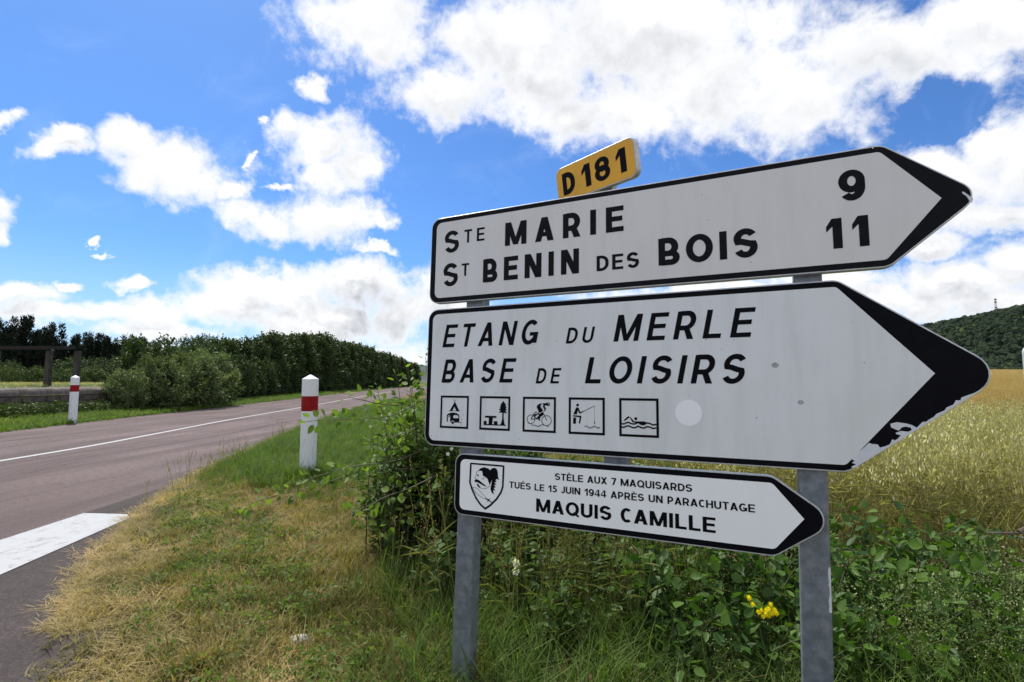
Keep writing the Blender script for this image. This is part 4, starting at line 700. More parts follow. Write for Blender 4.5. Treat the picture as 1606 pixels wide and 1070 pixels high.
# ------------------------------------------------------------------ trees and hedges
m_bark = simple('bark', (.09, .072, .055), .9, 0, .25, 9, .01, 30)
m_hedge = leafmat('hedge_leaf', (.022, .040, .011), (.065, .105, .026), .24, .55, .3, .8)
m_hedge2 = leafmat('shrub_leaf', (.055, .085, .030), (.21, .26, .11), .3, .55, .35, .8)
m_con = leafmat('conifer_spray', (.006, .011, .006), (.014, .024, .010), .06, .7, 0, 1)
m_grn = leafmat('round_tree_leaf', (.022, .042, .012), (.062, .098, .026), .25, .6, .3, .5)
m_box = leafmat('clipped_hedge_leaf', (.035, .060, .014), (.11, .15, .035), .25, .6, .3, .5)
def trunk_mb(h, r, limbs, spread, seed, lean=.05):
    rs = random.Random(seed); mb = MB(); P = [Vector((0, 0, -.15))]
    for k in range(1, 7): P.append(Vector((rs.uniform(-lean, lean)*h*.4, rs.uniform(-lean, lean)*h*.4, h*.8*k/6)))
    mb.tube(P, r, r*.3, 8)
    for k in range(limbs):
        b_ = P[rs.randrange(2, 6)]; a_ = rs.uniform(0, 2*PI); l_ = spread*rs.uniform(.6, 1.); e_ = b_+Vector((math.cos(a_)*l_, math.sin(a_)*l_, l_*rs.uniform(.5, 1.1)))
        m_ = (b_+e_)/2+Vector((0, 0, -l_*.08)); mb.tube([b_, m_, e_], r*.4, r*.12, 5)
    return mb
def crown_leaves(name, clumps, per, crad, leaf, tint=(.0, 1.), up=.3, tmpl=LEAF4, flat=1.):
    """clumps: Mx3 centres; leaves gathered round each"""
    M = len(clumps); n = M*per; ci = np.repeat(np.arange(M), per)
    d = rdir(n)*(RNG.uniform(0, 1, n)**.45)[:, None]; d[:, 2] *= flat
    C = clumps[ci]+d*(crad[ci] if hasattr(crad, '__len__') else crad)[..., None] if hasattr(crad, '__len__') else clumps[ci]+d*crad
    A = norm(d+rdir(n)*.7+np.array([0, 0, -.1])); Nn = norm(rdir(n)+np.array([0, 0, up*2])+d)
    L = leaf*RNG.uniform(.7, 1.35, n); T = np.clip(RNG.uniform(tint[0], tint[1], M)[ci]*.6+RNG.uniform(0, 1, n)*.4, 0, 1)
    return leaf_mesh(name, C, A, Nn, L, L*RNG.uniform(.5, .72, n), T, tmpl)
def ellip(M, c, r, shell=.55):
    d = rdir(M); rr_ = RNG.uniform(shell, 1, M)[:, None]; return np.array(c)+d*rr_*np.array(r)
def sprigs(name, P, D, ln, per, leaf, merge):
    """leafy shoots that break the outline; merged with the crown arrays"""
    M = len(P); n = M*per; ci = np.repeat(np.arange(M), per); t = RNG.uniform(0, 1, n); C = P[ci]+D[ci]*(ln[ci]*t)[:, None]+RNG.normal(0, .05, (n, 3))*(1.2-t)[:, None]*leaf*6
    A = norm(D[ci]+rdir(n)*1.0); L = leaf*RNG.uniform(.6, 1.2, n)
    me2 = leaf_mesh(name, C, A, rdir(n, .5), L, L*.62, np.clip(RNG.uniform(.3, 1, M)[ci]*.7+RNG.uniform(0, .35, n), 0, 1))
    bm = bmesh.new(); bm.from_mesh(merge); bm.from_mesh(me2); bm.to_mesh(merge); bm.free(); bpy.data.meshes.remove(me2); return merge
class Tree:
    def __init__(s, kind, crown, trunk, cm, tm): s.kind, s.crown, s.trunk, s.cm, s.tm = kind, crown, trunk, cm, tm; crown.materials.append(cm); trunk.materials.append(tm)
    def place(s, x, y, z, sc_, rz, label, cat, group=None, crown='crown', trunk='trunk'):
        e = empty(s.kind, (x, y, z), rz); e.scale = sc_ if hasattr(sc_, '__len__') else (sc_,)*3; tag(e, label, cat, group)
        link(crown, s.crown, None, e); link(trunk, s.trunk, None, e); return e
def mk_tree(kind, h, w, M, per, crad, leaf, mat, seed, low=.12, taper=.3):
    z = RNG.uniform(low, 1, M); prof = np.sqrt(np.clip(1-((z-.5)/.56)**2, .05, 1))*(1-taper*z); a = RNG.uniform(0, 2*PI, M); r = RNG.uniform(.45, 1, M)**.7
    lob = 1+.22*np.sin(3*a+seed)*np.sin(5*z+seed*1.7)+.12*np.sin(7*a-seed)
    c = np.stack([np.cos(a)*r*prof*w/2*lob, np.sin(a)*r*prof*w/2*lob, z*h*.90], 1)+RNG.normal(0, .06*w, (M, 3))
    t = trunk_mb(h, .035*h*.5+.03, 7, w*.35, seed)
    cm = crown_leaves('crown', c, int(per*.85), crad*.9, leaf); ns = int(M*1.1); zz = RNG.uniform(.2, 1, ns); aa = RNG.uniform(0, 2*PI, ns); pr = np.sqrt(np.clip(1-((zz-.5)/.56)**2, .04, 1))*(1-taper*zz)*.95
    P = np.stack([np.cos(aa)*pr*w/2, np.sin(aa)*pr*w/2, zz*h*.92], 1); D = norm(np.stack([np.cos(aa)*.6, np.sin(aa)*.6, .5+.9*zz], 1)+RNG.normal(0, .3, (ns, 3)))
    cm = sprigs('sprig', P, D, RNG.uniform(.12, .34, ns)*w**.75, 26, leaf*.95, cm)
    return Tree(kind, cm, mesh('trunk', t.V, t.F, True), mat, m_bark)
hedge_t = [mk_tree('hedge_tree', 6., 3.6, 130, 95, .50, .20, m_hedge, 20+k, .03, .45) for k in range(3)]
shrub_t = [mk_tree('roadside_shrub', 2.6, 2.6, 90, 100, .30, .115, m_hedge2, 40+k, .02, .25) for k in range(2)]
dark_sh = [mk_tree('hedge_shrub', 3.0, 2.8, 90, 95, .36, .14, m_hedge, 50+k, .02, .25) for k in range(2)]
G_ = 'tall dark trees forming the roadside hedge'
for i, y in enumerate(np.concatenate([np.arange(34, 60, 3.0), np.arange(60, 150, 4.6)])):
    cxx = float(cx_at(y)); s_ = float(np.interp(y, [30, 38, 46, 58, 90, 150], [.60, .78, .95, 1.10, 1.22, 1.15]))*random.uniform(.94, 1.07); x = cxx-7.9-random.uniform(-.3, .5)
    hedge_t[i % 3].place(x, y, float(height(x, y))-.1, (s_*1.05, s_*1.05, s_), random.uniform(0, 6), 'tall dark leafy tree in the closed hedge row beyond the road', 'tree', G_)
for i, y in enumerate((28, 30.5, 33)):
    x = float(cx_at(y))-8.0; s_ = (.50, .54, .60)[i]
    hedge_t[(i+1) % 3].place(x, y, .1, (s_*1.3, s_*1.3, s_), random.uniform(0, 6), ('lower leafy tree where the roadside hedge begins, nearest the pale shrubs', 'lower leafy tree in the hedge just behind the first one', 'mid height leafy tree before the tall hedge trees')[i], 'tree', G_)
G2 = 'dark shrubs filling the foot of the roadside hedge'
for i, y in enumerate(np.arange(23, 78, 2.6)):
    x = float(cx_at(y))-float(np.interp(y, [20, 45], [5.9, 7.1]))-random.uniform(0, .5); s_ = random.uniform(.78, 1.0)
    dark_sh[i % 2].place(x, y, .05, (s_, s_, s_*1.05), random.uniform(0, 6), 'dark shrub at the foot of the hedge along the far verge', 'shrub', G2, 'foliage', 'stem')
G3 = 'pale leafy shrubs at the end of the stone parapet'
for (x, y, s_, lb) in ((-15.3, 20.4, .62, 'pale grey green shrub spilling over the end of the stone parapet'), (-15.1, 22.0, .84, 'pale leafy shrub with feathery top right of the parapet'), (-15.6, 23.2, .92, 'pale shrub set back behind the parapet end'), (-15.0, 24.2, .95, 'pale roadside shrub between the parapet and the dark hedge'), (-15.6, 26.4, 1.02, 'taller pale shrub at the start of the dark hedge')):
    shrub_t[int(y) % 2].place(x, y, .08, s_, random.uniform(0, 6), lb, 'shrub', G3, 'foliage', 'stem')
# rounded tree rising behind the hedge
rt = mk_tree('round_tree', 8., 8., 200, 90, .75, .26, m_hedge, 71, .15, .1)
rt.place(-31, 52, 1.0, (.70, .70, .60), 1., 'rounded dark tree rising behind the hedge left of the tall hedge trees', 'tree')
# conifers at the back left
def mk_conifer(seed, h=8., w=4.2):
    rs = np.random.default_rng(seed); tips = []; n_sp = 7
    C = []; 
    for k in range(n_sp):
        a = rs.uniform(0, 2*PI); r = rs.uniform(0, w*.33); hh = h*rs.uniform(.72, 1.0) if k else h; m = 34
        z = rs.uniform(0, 1, m)**.9; rad = (1-z)**.8*w*.34*rs.uniform(.3, 1, m); aa = rs.uniform(0, 2*PI, m)
        C.append(np.stack([math.cos(a)*r+np.cos(aa)*rad, math.sin(a)*r+np.sin(aa)*rad, z*hh], 1))
    C = np.concatenate(C); per = 46; M = len(C); n = M*per; ci = np.repeat(np.arange(M), per); d = rdir(n)*(rs.uniform(0, 1, n)**.5)[:, None]
    P = C[ci]+d*np.array([.42, .42, .5]); A = norm(d*.7+rdir(n)*.4+np.array([0, 0, .9])); L = .34*rs.uniform(.6, 1.3, n)
    me = leaf_mesh('crown', P, A, rdir(n), L, L*.32, rs.uniform(0, 1, n)); t = trunk_mb(h, .2, 3, 1., seed)
    return Tree('conifer', me, mesh('trunk', t.V, t.F, True), m_con, m_bark)
con = [mk_conifer(k+5) for k in range(3)]
G4 = 'near black conifers behind the meadow'
def atd(px, Y): return (px-803)/803*Y*1.0
for i, (px, top, Y) in enumerate(((-52, 520, 56), (-22, 508, 58), (6, 503, 56), (32, 500, 60), (54, 520, 58), (76, 511, 58), (98, 537, 62), (116, 529, 60), (134, 527, 58), (152, 526, 60), (168, 530, 58), (186, 534, 62), (204, 530, 60), (222, 531, 58), (238, 537, 60), (252, 550, 62), (14, 520, 66), (64, 530, 66), (140, 535, 68), (212, 540, 68))):
    h_ = (599-top)/803*Y+.15; s_ = h_/8.0
    con[i % 3].place(atd(px, Y), Y, 1.1, (s_*.95, s_*.95, s_), random.uniform(0, 6), 'dark conifer with ragged spiky top in the back row beyond the meadow' if i else 'dark conifer at the left border of the view', 'conifer', G4)
gt = mk_tree('round_tree', 5., 6., 150, 80, .6, .2, m_grn, 91, .02, .1)
for (px, Y, w_, h_, lb) in ((132, 48, .70, .46, 'round dull green tree in front of the conifers, behind the far bollard'), (208, 46, .55, .46, 'round green tree between the conifers and the pale shrubs'), (8, 50, .45, .42, 'small green bush at the left border before the conifers'), (172, 50, .45, .36, 'low dark green bush between the two round trees')):
    gt.place(atd(px, Y), Y, 1.1, (w_, w_, h_), random.uniform(0, 6), lb, 'tree')
# clipped hedge across the meadow: three lengths
for i, (x0, x1, lb) in enumerate(((-2, 68, 'left length of the low clipped hedge across the meadow'), (74, 118, 'middle length of the low clipped hedge behind the posts'), (120, 160, 'right length of the low clipped hedge ending at the dark trees'))):
    Y = 42; X0, X1 = atd(x0, Y), atd(x1, Y); M = int((X1-X0)*16); c = np.stack([RNG.uniform(X0, X1, M), RNG.uniform(Y-.5, Y+.5, M), RNG.uniform(1.1, 2.35, M)+.0], 1)
    e = empty('clipped_hedge', ((X0+X1)/2, Y, 1.1)); tag(e, lb, 'hedge', 'low clipped hedges across the meadow'); c -= np.array([(X0+X1)/2, Y, 1.1])
    o = link('foliage', crown_leaves('foliage', c, 60, .26, .10), m_box, e); mb = MB()
    for k in range(int((X1-X0)/.8)+1): mb.tube([(X0+k*.8-(X0+X1)/2, 0, -.1), (X0+k*.8-(X0+X1)/2+.1, .05, .9)], .04, n=5)
    mb.build('stems', m_bark, e)['kind'] = 'stuff'
# ------------------------------------------------------------------ grasses
def blades(name, n, rad, h, w, lean=.5, tint=(0, 1), droop=.3, seed=1, flat=0.):
    """a tuft of n curved blades"""
    rs = np.random.default_rng(seed); a = rs.uniform(0, 2*PI, n); r = rad*np.sqrt(rs.uniform(0, 1, n)); P = np.stack([np.cos(a)*r, np.sin(a)*r, np.full(n, -.01)], 1)
    az = rs.uniform(0, 2*PI, n); ln = rs.uniform(.1, 1, n)*lean; D = np.stack([np.cos(az)*ln, np.sin(az)*ln, np.maximum(.05, 1-flat*rs.uniform(0, 1, n))], 1); D = norm(D)
    H = h*rs.uniform(.5, 1.15, n); S = norm(np.cross(D, np.array([0, 0, 1.])+.01)); Wd = w*rs.uniform(.7, 1.2, n)
    hz = np.stack([np.cos(az), np.sin(az), np.zeros(n)], 1)
    V = []; 
    for t, wf in ((0, 1.), (.5, .85), (1., .1)):
        c = P+D*(H*t)[:, None]+hz*(H*droop*t*t)[:, None]-np.array([0, 0, 1.])*(H*droop*.45*t*t)[:, None]
        V += [c-S*(Wd*wf/2)[:, None], c+S*(Wd*wf/2)[:, None]]
    V = np.stack(V, 1).reshape(-1, 3); b_ = (np.arange(n)*6)[:, None, None]; F = (np.array([[0, 1, 3, 2], [2, 3, 5, 4]])[None]+b_).reshape(-1, 4)
    return np_mesh(name, V, F, np.repeat(rs.uniform(tint[0], tint[1], n), 6))
def join_np(name, parts):
    V = []; F = []; T = []; b_ = 0
    for v, f, t in parts:
        V.append(v); F.append(f+b_); T.append(t); b_ += len(v)
    return np_mesh(name, np.concatenate(V), np.concatenate(F), np.concatenate(T))
def stalks(name, n, rad, h, seed, kind='spike', tint=(.3, 1)):
    """thin stems with seed heads: 'spike', 'oat', 'panicle', 'froth'"""
    rs = np.random.default_rng(seed); parts = []
    tv, tf = LEAF4
    for i in range(n):
        a = rs.uniform(0, 2*PI); r = rad*math.sqrt(rs.uniform()); b0 = np.array([math.cos(a)*r, math.sin(a)*r, -.02]); az = rs.uniform(0, 2*PI); ln = rs.uniform(.03, .22); hh = h*rs.uniform(.75, 1.1)
        hz = np.array([math.cos(az), math.sin(az), 0]); P = [b0+np.array([0, 0, hh*t])+hz*hh*ln*t*t for t in (0, .35, .7, 1.)]; w = .0022; s_ = np.cross(hz, [0, 0, 1.]); tt = rs.uniform(*tint)
        V = np.array([q_ for p in P for q_ in (p-s_*w/2, p+s_*w/2)]); F = np.array([[2*k, 2*k+1, 2*k+3] for k in range(3)]+[[2*k, 2*k+3, 2*k+2] for k in range(3)]); parts.append((V, F, np.full(len(V), tt*.7)))
        s2 = hz; V2 = np.array([q_ for p in P for q_ in (p-s2*w/2, p+s2*w/2)]); parts.append((V2, F, np.full(len(V2), tt*.7)))
        tip = P[-1]; dr = norm((P[-1]-P[-2])[None])[0]
        if kind == 'spike': C = [tip+dr*(k/14*.055)+rs.normal(0, .0022, 3) for k in range(15)]; A = [dr+rs.normal(0, .4, 3) for _ in C]; L = .012; Wf = .5
        elif kind == 'oat':
            C = []; A = []
            for k in range(11):
                q_ = rs.uniform(0, 2*PI); C.append(tip-dr*rs.uniform(-.02, .22)+np.array([math.cos(q_), math.sin(q_), 0])*rs.uniform(.01, .055)+hz*.03); A.append(np.array([rs.normal(0, .3), rs.normal(0, .3), -1.]))
            L = .034; Wf = .32
        elif kind == 'panicle': C = [tip-dr*rs.uniform(-.03, .14)+rs.normal(0, .016, 3) for k in range(26)]; A = [dr+rs.normal(0, .6, 3) for _ in C]; L = .008; Wf = .5
        elif kind == 'ear': C = [tip+dr*(k/16*.085)+rs.normal(0, .0035, 3) for k in range(17)]; A = [dr+rs.normal(0, .35, 3) for _ in C]; L = .022; Wf = .42
        else: C = [tip-np.array([0, 0, 1])*rs.uniform(-.02, .20)+rs.normal(0, .035, 3) for k in range(34)]; A = [rs.normal(0, 1, 3) for _ in C]; L = .009; Wf = .7
        C = np.array(C); A = norm(np.array(A)); m = len(C); N1 = rs.normal(size=(m, 3)); S = norm(np.cross(A, N1)); Ls = L*rs.uniform(.7, 1.3, m)
        V = C[:, None]+A[:, None]*(tv[None, :, 1:2]*Ls[:, None, None])+S[:, None]*(tv[None, :, 0:1]*Ls[:, None, None]*Wf)
        parts.append((V.reshape(-1, 3), (np.array(tf)[None]+(np.arange(m)*4)[:, None, None]).reshape(-1, 3), np.repeat(rs.uniform(.7, 1., m) if kind != 'spike' else rs.uniform(.55, .95, m), 4)))
        if kind in ('oat', 'ear', 'spike', 'panicle') and i % 2 == 0:
            m = 3; C = np.array([P[1]*(1-t)+P[2]*t for t in rs.uniform(0, 1, m)]); A = norm(np.stack([rs.normal(0, 1, m), rs.normal(0, 1, m), rs.uniform(.2, 1, m)], 1)); S = norm(np.cross(A, rs.normal(size=(m, 3)))); Ls = hh*.22*rs.uniform(.7, 1.3, m)
            V = C[:, None]+A[:, None]*(tv[None, :, 1:2]*Ls[:, None, None])+S[:, None]*(tv[None, :, 0:1]*.006)-np.array([0, 0, .25])*(tv[None, :, 1:2]**2*Ls[:, None, None]); parts.append((V.reshape(-1, 3), (np.array(tf)[None]+(np.arange(m)*4)[:, None, None]).reshape(-1, 3), np.full(m*4, tt*.5)))
    return join_np(name, parts)
m_turf = leafmat('turf_blade', TURF_G, TURF_D, .3, .65, .62, 1.7, .2)
m_green = leafmat('lush_blade', (.065, .12, .022), (.18, .25, .06), .4, .55, .3, 1.2, .2, (.45, .37, .18))
m_oat = leafmat('wild_oat', (.20, .20, .085), (.54, .47, .29), .42, .6, .3, .8, .2, (.92, .88, .72))
m_gold = leafmat('ripe_grass', (.30, .21, .085), (.58, .43, .21), .3, .65, .3, .3, .2)
m_seed = leafmat('seeding_grass', (.12, .16, .04), (.30, .24, .12), .3, .6, .2, 1.5, .2, (.52, .33, .24))
m_froth = leafmat('pale_seedhead', (.07, .105, .03), (.20, .24, .10), .3, .6, 0, 1, .2, (.34, .36, .20))
def ring_pts(n, xr, yr, cond=None, dens=None):
    x = RNG.uniform(*xr, n); y = RNG.uniform(*yr, n); k = x > edge_at(y)+.0
    if cond is not None: k &= cond(x, y)
    if dens is not None: k &= RNG.uniform(0, 1, n) < dens(x, y)
    x, y = x[k], y[k]; return np.stack([x, y, height(x, y)], 1)
inv = lambda x, y: np.abs(x) < 1.12*y+.6
T_dry = [hidden_src('dry_tuft', blades('dry_tuft', 34, .075, .056, .0042, 1.6, (.25, 1), .5, k, .75), m_turf) for k in range(5)]
T_mid = [hidden_src('turf_tuft', blades('turf_tuft', 30, .05, .085, .0042, .8, (0, .75), .35, 10+k), m_turf) for k in range(4)]
T_lush = [hidden_src('lush_tuft', blades('lush_tuft', 30, .06, .17, .0050, .6, (0, .85), .4, 20+k), m_green) for k in range(4)]
fallw = lambda x, y: np.clip(3.2/np.maximum(y, .5), 0, 1)**1.15
P1 = ring_pts(44000, (-6.5, 4.5), (1.2, 9), lambda x, y: inv(x, y) & (x < edge_at(y)+5.5) & ((x < -.05+.1*np.sin(9*y)) | (y > 4.4)), lambda x, y: fallw(x, y)*np.clip(1.05-.9*np.clip(wob(x*1.3+1, y*1.2-2)+.15, 0, 1)-.6*np.exp(-((x+.55)**2/.08+(y-2.75)**2/.12)), .12, 1))
scatter('dry_verge_grass', P1, T_dry, ('short trodden straw coloured grass of the roadside verge', 'grass'), (.7, 1.35), .2, 1)
patch = lambda x, y: np.clip(.36+.75*wob(x*.9+3, y*.8)+.9*np.exp(-((x+1.05)**2+(y-4.0)**2)/.7), .0, 1)*fallw(x, y)
P2 = ring_pts(34000, (-7, 4), (1.2, 12), lambda x, y: inv(x, y) & (x < edge_at(y)+6) & ((x < .0) | (y > 4.4)), patch)
scatter('green_verge_grass', P2, T_mid, ('green tufts growing through the dry verge', 'grass'), (.6, 1.5), .2, 2)
P8 = ring_pts(5200, (-5, .3), (1.6, 7), lambda x, y: inv(x, y) & (x < edge_at(y)+4.5) & (x > edge_at(y)+.2), lambda x, y: np.clip(.25+.9*wob(x*1.6, y*1.9+4), 0, 1)*fallw(x, y))
scatter('verge_weeds', P8, [hidden_src('verge_weed', crown_leaves('verge_weed', np.stack([RNG.normal(0, .035, 7), RNG.normal(0, .035, 7), RNG.uniform(.015, .055, 7)], 1), 6, .024, .020, (0, .9), .8), m_green) for k in range(4)], ('small green clover and broad leaved weeds in the verge turf', 'weeds'), (.6, 1.4), .2, 22)
# lush grass round the near bollard and on towards the bend
den3 = lambda x, y: np.clip(np.clip((y-5.6+.35*(x+2.6))/1.2, 0, 1)*np.clip((y-5.7)/.8, 0, 1)+.9*np.exp(-((x+2.6)**2+(y-6.5)**2)/.25), 0, 1)*np.clip(9/np.maximum(y, 1), .25, 1)
P3 = ring_pts(52000, (-14, 3), (5.2, 34), lambda x, y: inv(x, y) & (x < edge_at(y)+7) & (x > edge_at(y)+.1), den3)
scatter('lush_verge_grass', P3, T_lush, ('taller bright green grass around the near bollard and towards the bend', 'grass'), (.7, 1.6), .15, 3)
# longer grass at the foot of the left post and along the bush
den4 = lambda x, y: np.clip(.75*np.exp(-((x+.02)**2/.07+(y-2.5)**2/.12))+.45*np.exp(-((x-.2)**2/.2+(y-2.4)**2/.2))+.7*np.exp(-((x+.62)**2/.03+(y-3.1)**2/.12)), 0, 1)
P4 = ring_pts(2600, (-1.6, 2.2), (1.9, 4.4), None, den4); scatter('tall_green_grass', P4, [hidden_src('tall_tuft', blades('tall_tuft', 22, .05, .24, .0045, .5, (0, .95), .45, 30+k), m_green) for k in range(4)], ('long soft green grass round the foot of the left post', 'grass'), (.6, 1.3), .15, 4)
den5 = lambda x, y: np.clip(np.exp(-((x-.35)**2/.5+(y-2.7)**2/.22)), 0, 1)
P5 = ring_pts(380, (-1.0, 2.4), (2.1, 3.6), lambda x, y: (y > 2.25+.1*np.abs(x)), den5); a_ = RNG.uniform(0, 2*PI, 70); r_ = RNG.uniform(.10, .34, 70); x = NEARB[0]+np.cos(a_)*r_; y = NEARB[1]+np.sin(a_)*r_
scatter('bollard_grass', np.stack([x, y, height(x, y)], 1), [hidden_src('base_tuft', blades('base_tuft', 24, .05, .24, .006, .5, (0, .9), .4, 36+k), m_green) for k in range(3)], ('longer grass left standing round the foot of the near bollard', 'grass'), (.6, 1.15), .15, 24)
scatter('seeding_grass', P5, [hidden_src('seed_stalks', stalks('seed_stalks', 4, .05, .62, k, ('spike', 'panicle', 'spike', 'panicle')[k % 4]), m_seed) for k in range(6)], ('tall seeding grass stalks with pinkish heads below the lowest sign', 'grass'), (.7, 1.2), .12, 5)
P6 = ring_pts(900, (-7.5, -1), (5, 16), lambda x, y: (x < edge_at(y)+.5), None); scatter('verge_edge_stalks', P6, [hidden_src('edge_stalks', stalks('edge_stalks', 3, .08, .30, 50+k, 'spike'), m_seed) for k in range(4)], ('thin dry grass stalks along the edge of the road', 'grass'), (.5, 1.25), .15, 6)
# dead straw lying at the asphalt rim
def rim():
    i = RNG.uniform(30, 90, 2600); f = i.astype(int); p = EDGE[f]+(EDGE[np.minimum(f+1, len(EDGE)-1)]-EDGE[f])*(i-f)[:, None]; p = p+RNG.normal(0, .07, p.shape)*np.array([1., .4]); k = (p[:, 1] > 1) & (p[:, 1] < 14)
    return np.stack([p[k, 0], p[k, 1], np.full(k.sum(), .012)], 1)
scatter('straw_litter', rim(), [hidden_src('straw', blades('straw', 12, .05, .075, .003, 3, (.8, 1), .2, 60+k, 1.), m_turf) for k in range(3)], ('loose dead straw along the rim of the pavement', 'straw'), (.5, 1.2), .1, 7)
# far verge grass beyond the road
x = RNG.uniform(-17, -8, 26000); y = RNG.uniform(2, 75, 26000); x = cx_at(y)-4.05-(RNG.uniform(0, 1, 26000)**.8)*3.1; k = (np.abs(x) < 1.1*y+2) & (RNG.uniform(0, 1, 26000) < np.clip(24/y, 0, 1)); x, y = x[k], y[k]
scatter('far_verge_grass', np.stack([x, y, height(x, y)], 1), [hidden_src('far_tuft', blades('far_tuft', 18, .16, .17, .015, .7, (0, .97), .4, 70+k), m_green) for k in range(3)], ('green and straw grass strip on the far side of the road', 'grass'), (.6, 1.5), .15, 8)
# nettle-like weeds before the parapet
x = RNG.uniform(-15.7, -13.6, 1000); y = RNG.uniform(9, 24, 1000); k = (x < cx_at(y)-5.6) & (RNG.uniform(0, 1, 1000) < .75); x, y = x[k], y[k]
weed = [hidden_src('weed', crown_leaves('weed', np.stack([RNG.normal(0, .12, 9), RNG.normal(0, .12, 9), RNG.uniform(.08, .42, 9)], 1), 16, .10, .075, (0, 1)), m_box) for k in range(4)]
scatter('parapet_weeds', np.stack([x, y, height(x, y)], 1), weed, ('low leafy weeds and brambles at the foot of the stone parapet', 'weeds'), (.45, 1.15), .2, 12)
# meadow beyond the parapet
x = RNG.uniform(-60, -17.5, 9000); y = RNG.uniform(14, 60, 9000); k = np.abs(x) < 1.1*y; x, y = x[k], y[k]
scatter('meadow_grass', np.stack([x, y, height(x, y)], 1), [hidden_src('meadow_tuft', blades('meadow_tuft', 16, .25, .15, .02, .7, (0, 1), .4, 80+k), m_oat) for k in range(3)], ('yellow green meadow grass behind the parapet', 'meadow'), (.6, 1.3), .15, 10)
# the field on the right: wild oats in front, ripe gold grass behind
def field_ok(x, y): return (x > .2+.0*y) & (x < 1.15*y+1.5) & (y > 3.55-.10*x) & (y+.5*x > 5.0)
x = RNG.uniform(0, 14, 9500); y = RNG.uniform(3, 10.5, 9500); k = field_ok(x, y) & (RNG.uniform(0, 1, 9500) < np.clip(5.5/y, 0, 1)); x, y = x[k], y[k]
OAT = [hidden_src('oat_stalks', stalks('oat_stalks', 7, .11, .80, 100+k, ('oat', 'oat', 'ear', 'oat', 'panicle', 'oat')[k]), m_oat) for k in range(6)]
scatter('wild_oats', np.stack([x, y, height(x, y)], 1), OAT, ('pale green wild oats with silvery hanging spikelets at the near side of the field', 'wild oats'), (.72, 1.06), .10, 13)
x = RNG.uniform(0, 14, 4200); y = RNG.uniform(3, 10, 4200); k = field_ok(x, y); x, y = x[k], y[k]
scatter('oat_undergrowth', np.stack([x, y, height(x, y)], 1), [hidden_src('under_tuft', blades('under_tuft', 22, .10, .48, .006, .35, (.1, 1), .3, 110+k), m_oat) for k in range(4)], ('dense yellow green stems and leaves below the wild oats', 'grass'), (.7, 1.2), .1, 14)
x = RNG.uniform(0, 48, 26000); y = 8.5+44*RNG.uniform(0, 1, 26000)**1.5; k = (x > 1.2+.04*y) & (x < 1.1*y+2) & (x > -.5+.2*y); x, y = x[k], y[k]
scatter('gold_field', np.stack([x, y, height(x, y)], 1), [hidden_src('gold_tuft', stalks('gold_tuft', 9, .24, .62, 120+k, 'ear', (.5, 1)), m_gold) for k in range(4)], ('ripe golden grass field reaching back to the wooded hill', 'field'), (.8, 1.15), .10, 15)
x = RNG.uniform(5, 190, 14000); y = 45+150*RNG.uniform(0, 1, 14000)**1.1; k = (x > -.1+.2*y) & (x < 1.08*y); x, y = x[k], y[k]
scatter('far_gold_field', np.stack([x, y, height(x, y)], 1), [hidden_src('far_gold', blades('far_gold', 30, .9, .55, .05, .4, (.2, 1), .2, 130+k), m_gold) for k in range(3)], ('far part of the golden field below the hill', 'field'), (.8, 1.2), .1, 16)
# ------------------------------------------------------------------ near bushes
m_bram = leafmat('bramble_leaf', (.038, .078, .018), (.14, .22, .055), .30, .55, .2, 2.2, .22)
m_bram2 = leafmat('bramble_leaf_young', (.08, .14, .024), (.21, .30, .06), .42, .55, .1, 2, .22)
m_dog = leafmat('dogwood_leaf', (.026, .072, .012), (.125, .225, .035), .34, .5, .15, 2., .25)
m_stem = simple('bramble_stem', (.12, .085, .045), .7, 0, .3, 20); m_stemg = simple('green_stem', (.10, .13, .04), .6, 0, .2, 20); m_dead = simple('dead_wood', (.16, .13, .11), .9, 0, .3, 30)
LEAFO = (np.array([(0,0,0),(-.30,.12,.03),(.30,.12,.03),(-.47,.38,.05),(.47,.38,.05),(-.38,.66,.03),(.38,.66,.03),(-.14,.90,-.02),(.14,.90,-.02),(0,1.0,-.06),(0,.25,-.05),(0,.7,-.05)], float),
         [(0,2,10),(0,10,1),(2,4,10),(1,10,3),(4,6,11),(4,11,10),(3,10,11),(3,11,5),(6,8,11),(5,11,7),(8,9,11),(7,11,9)])
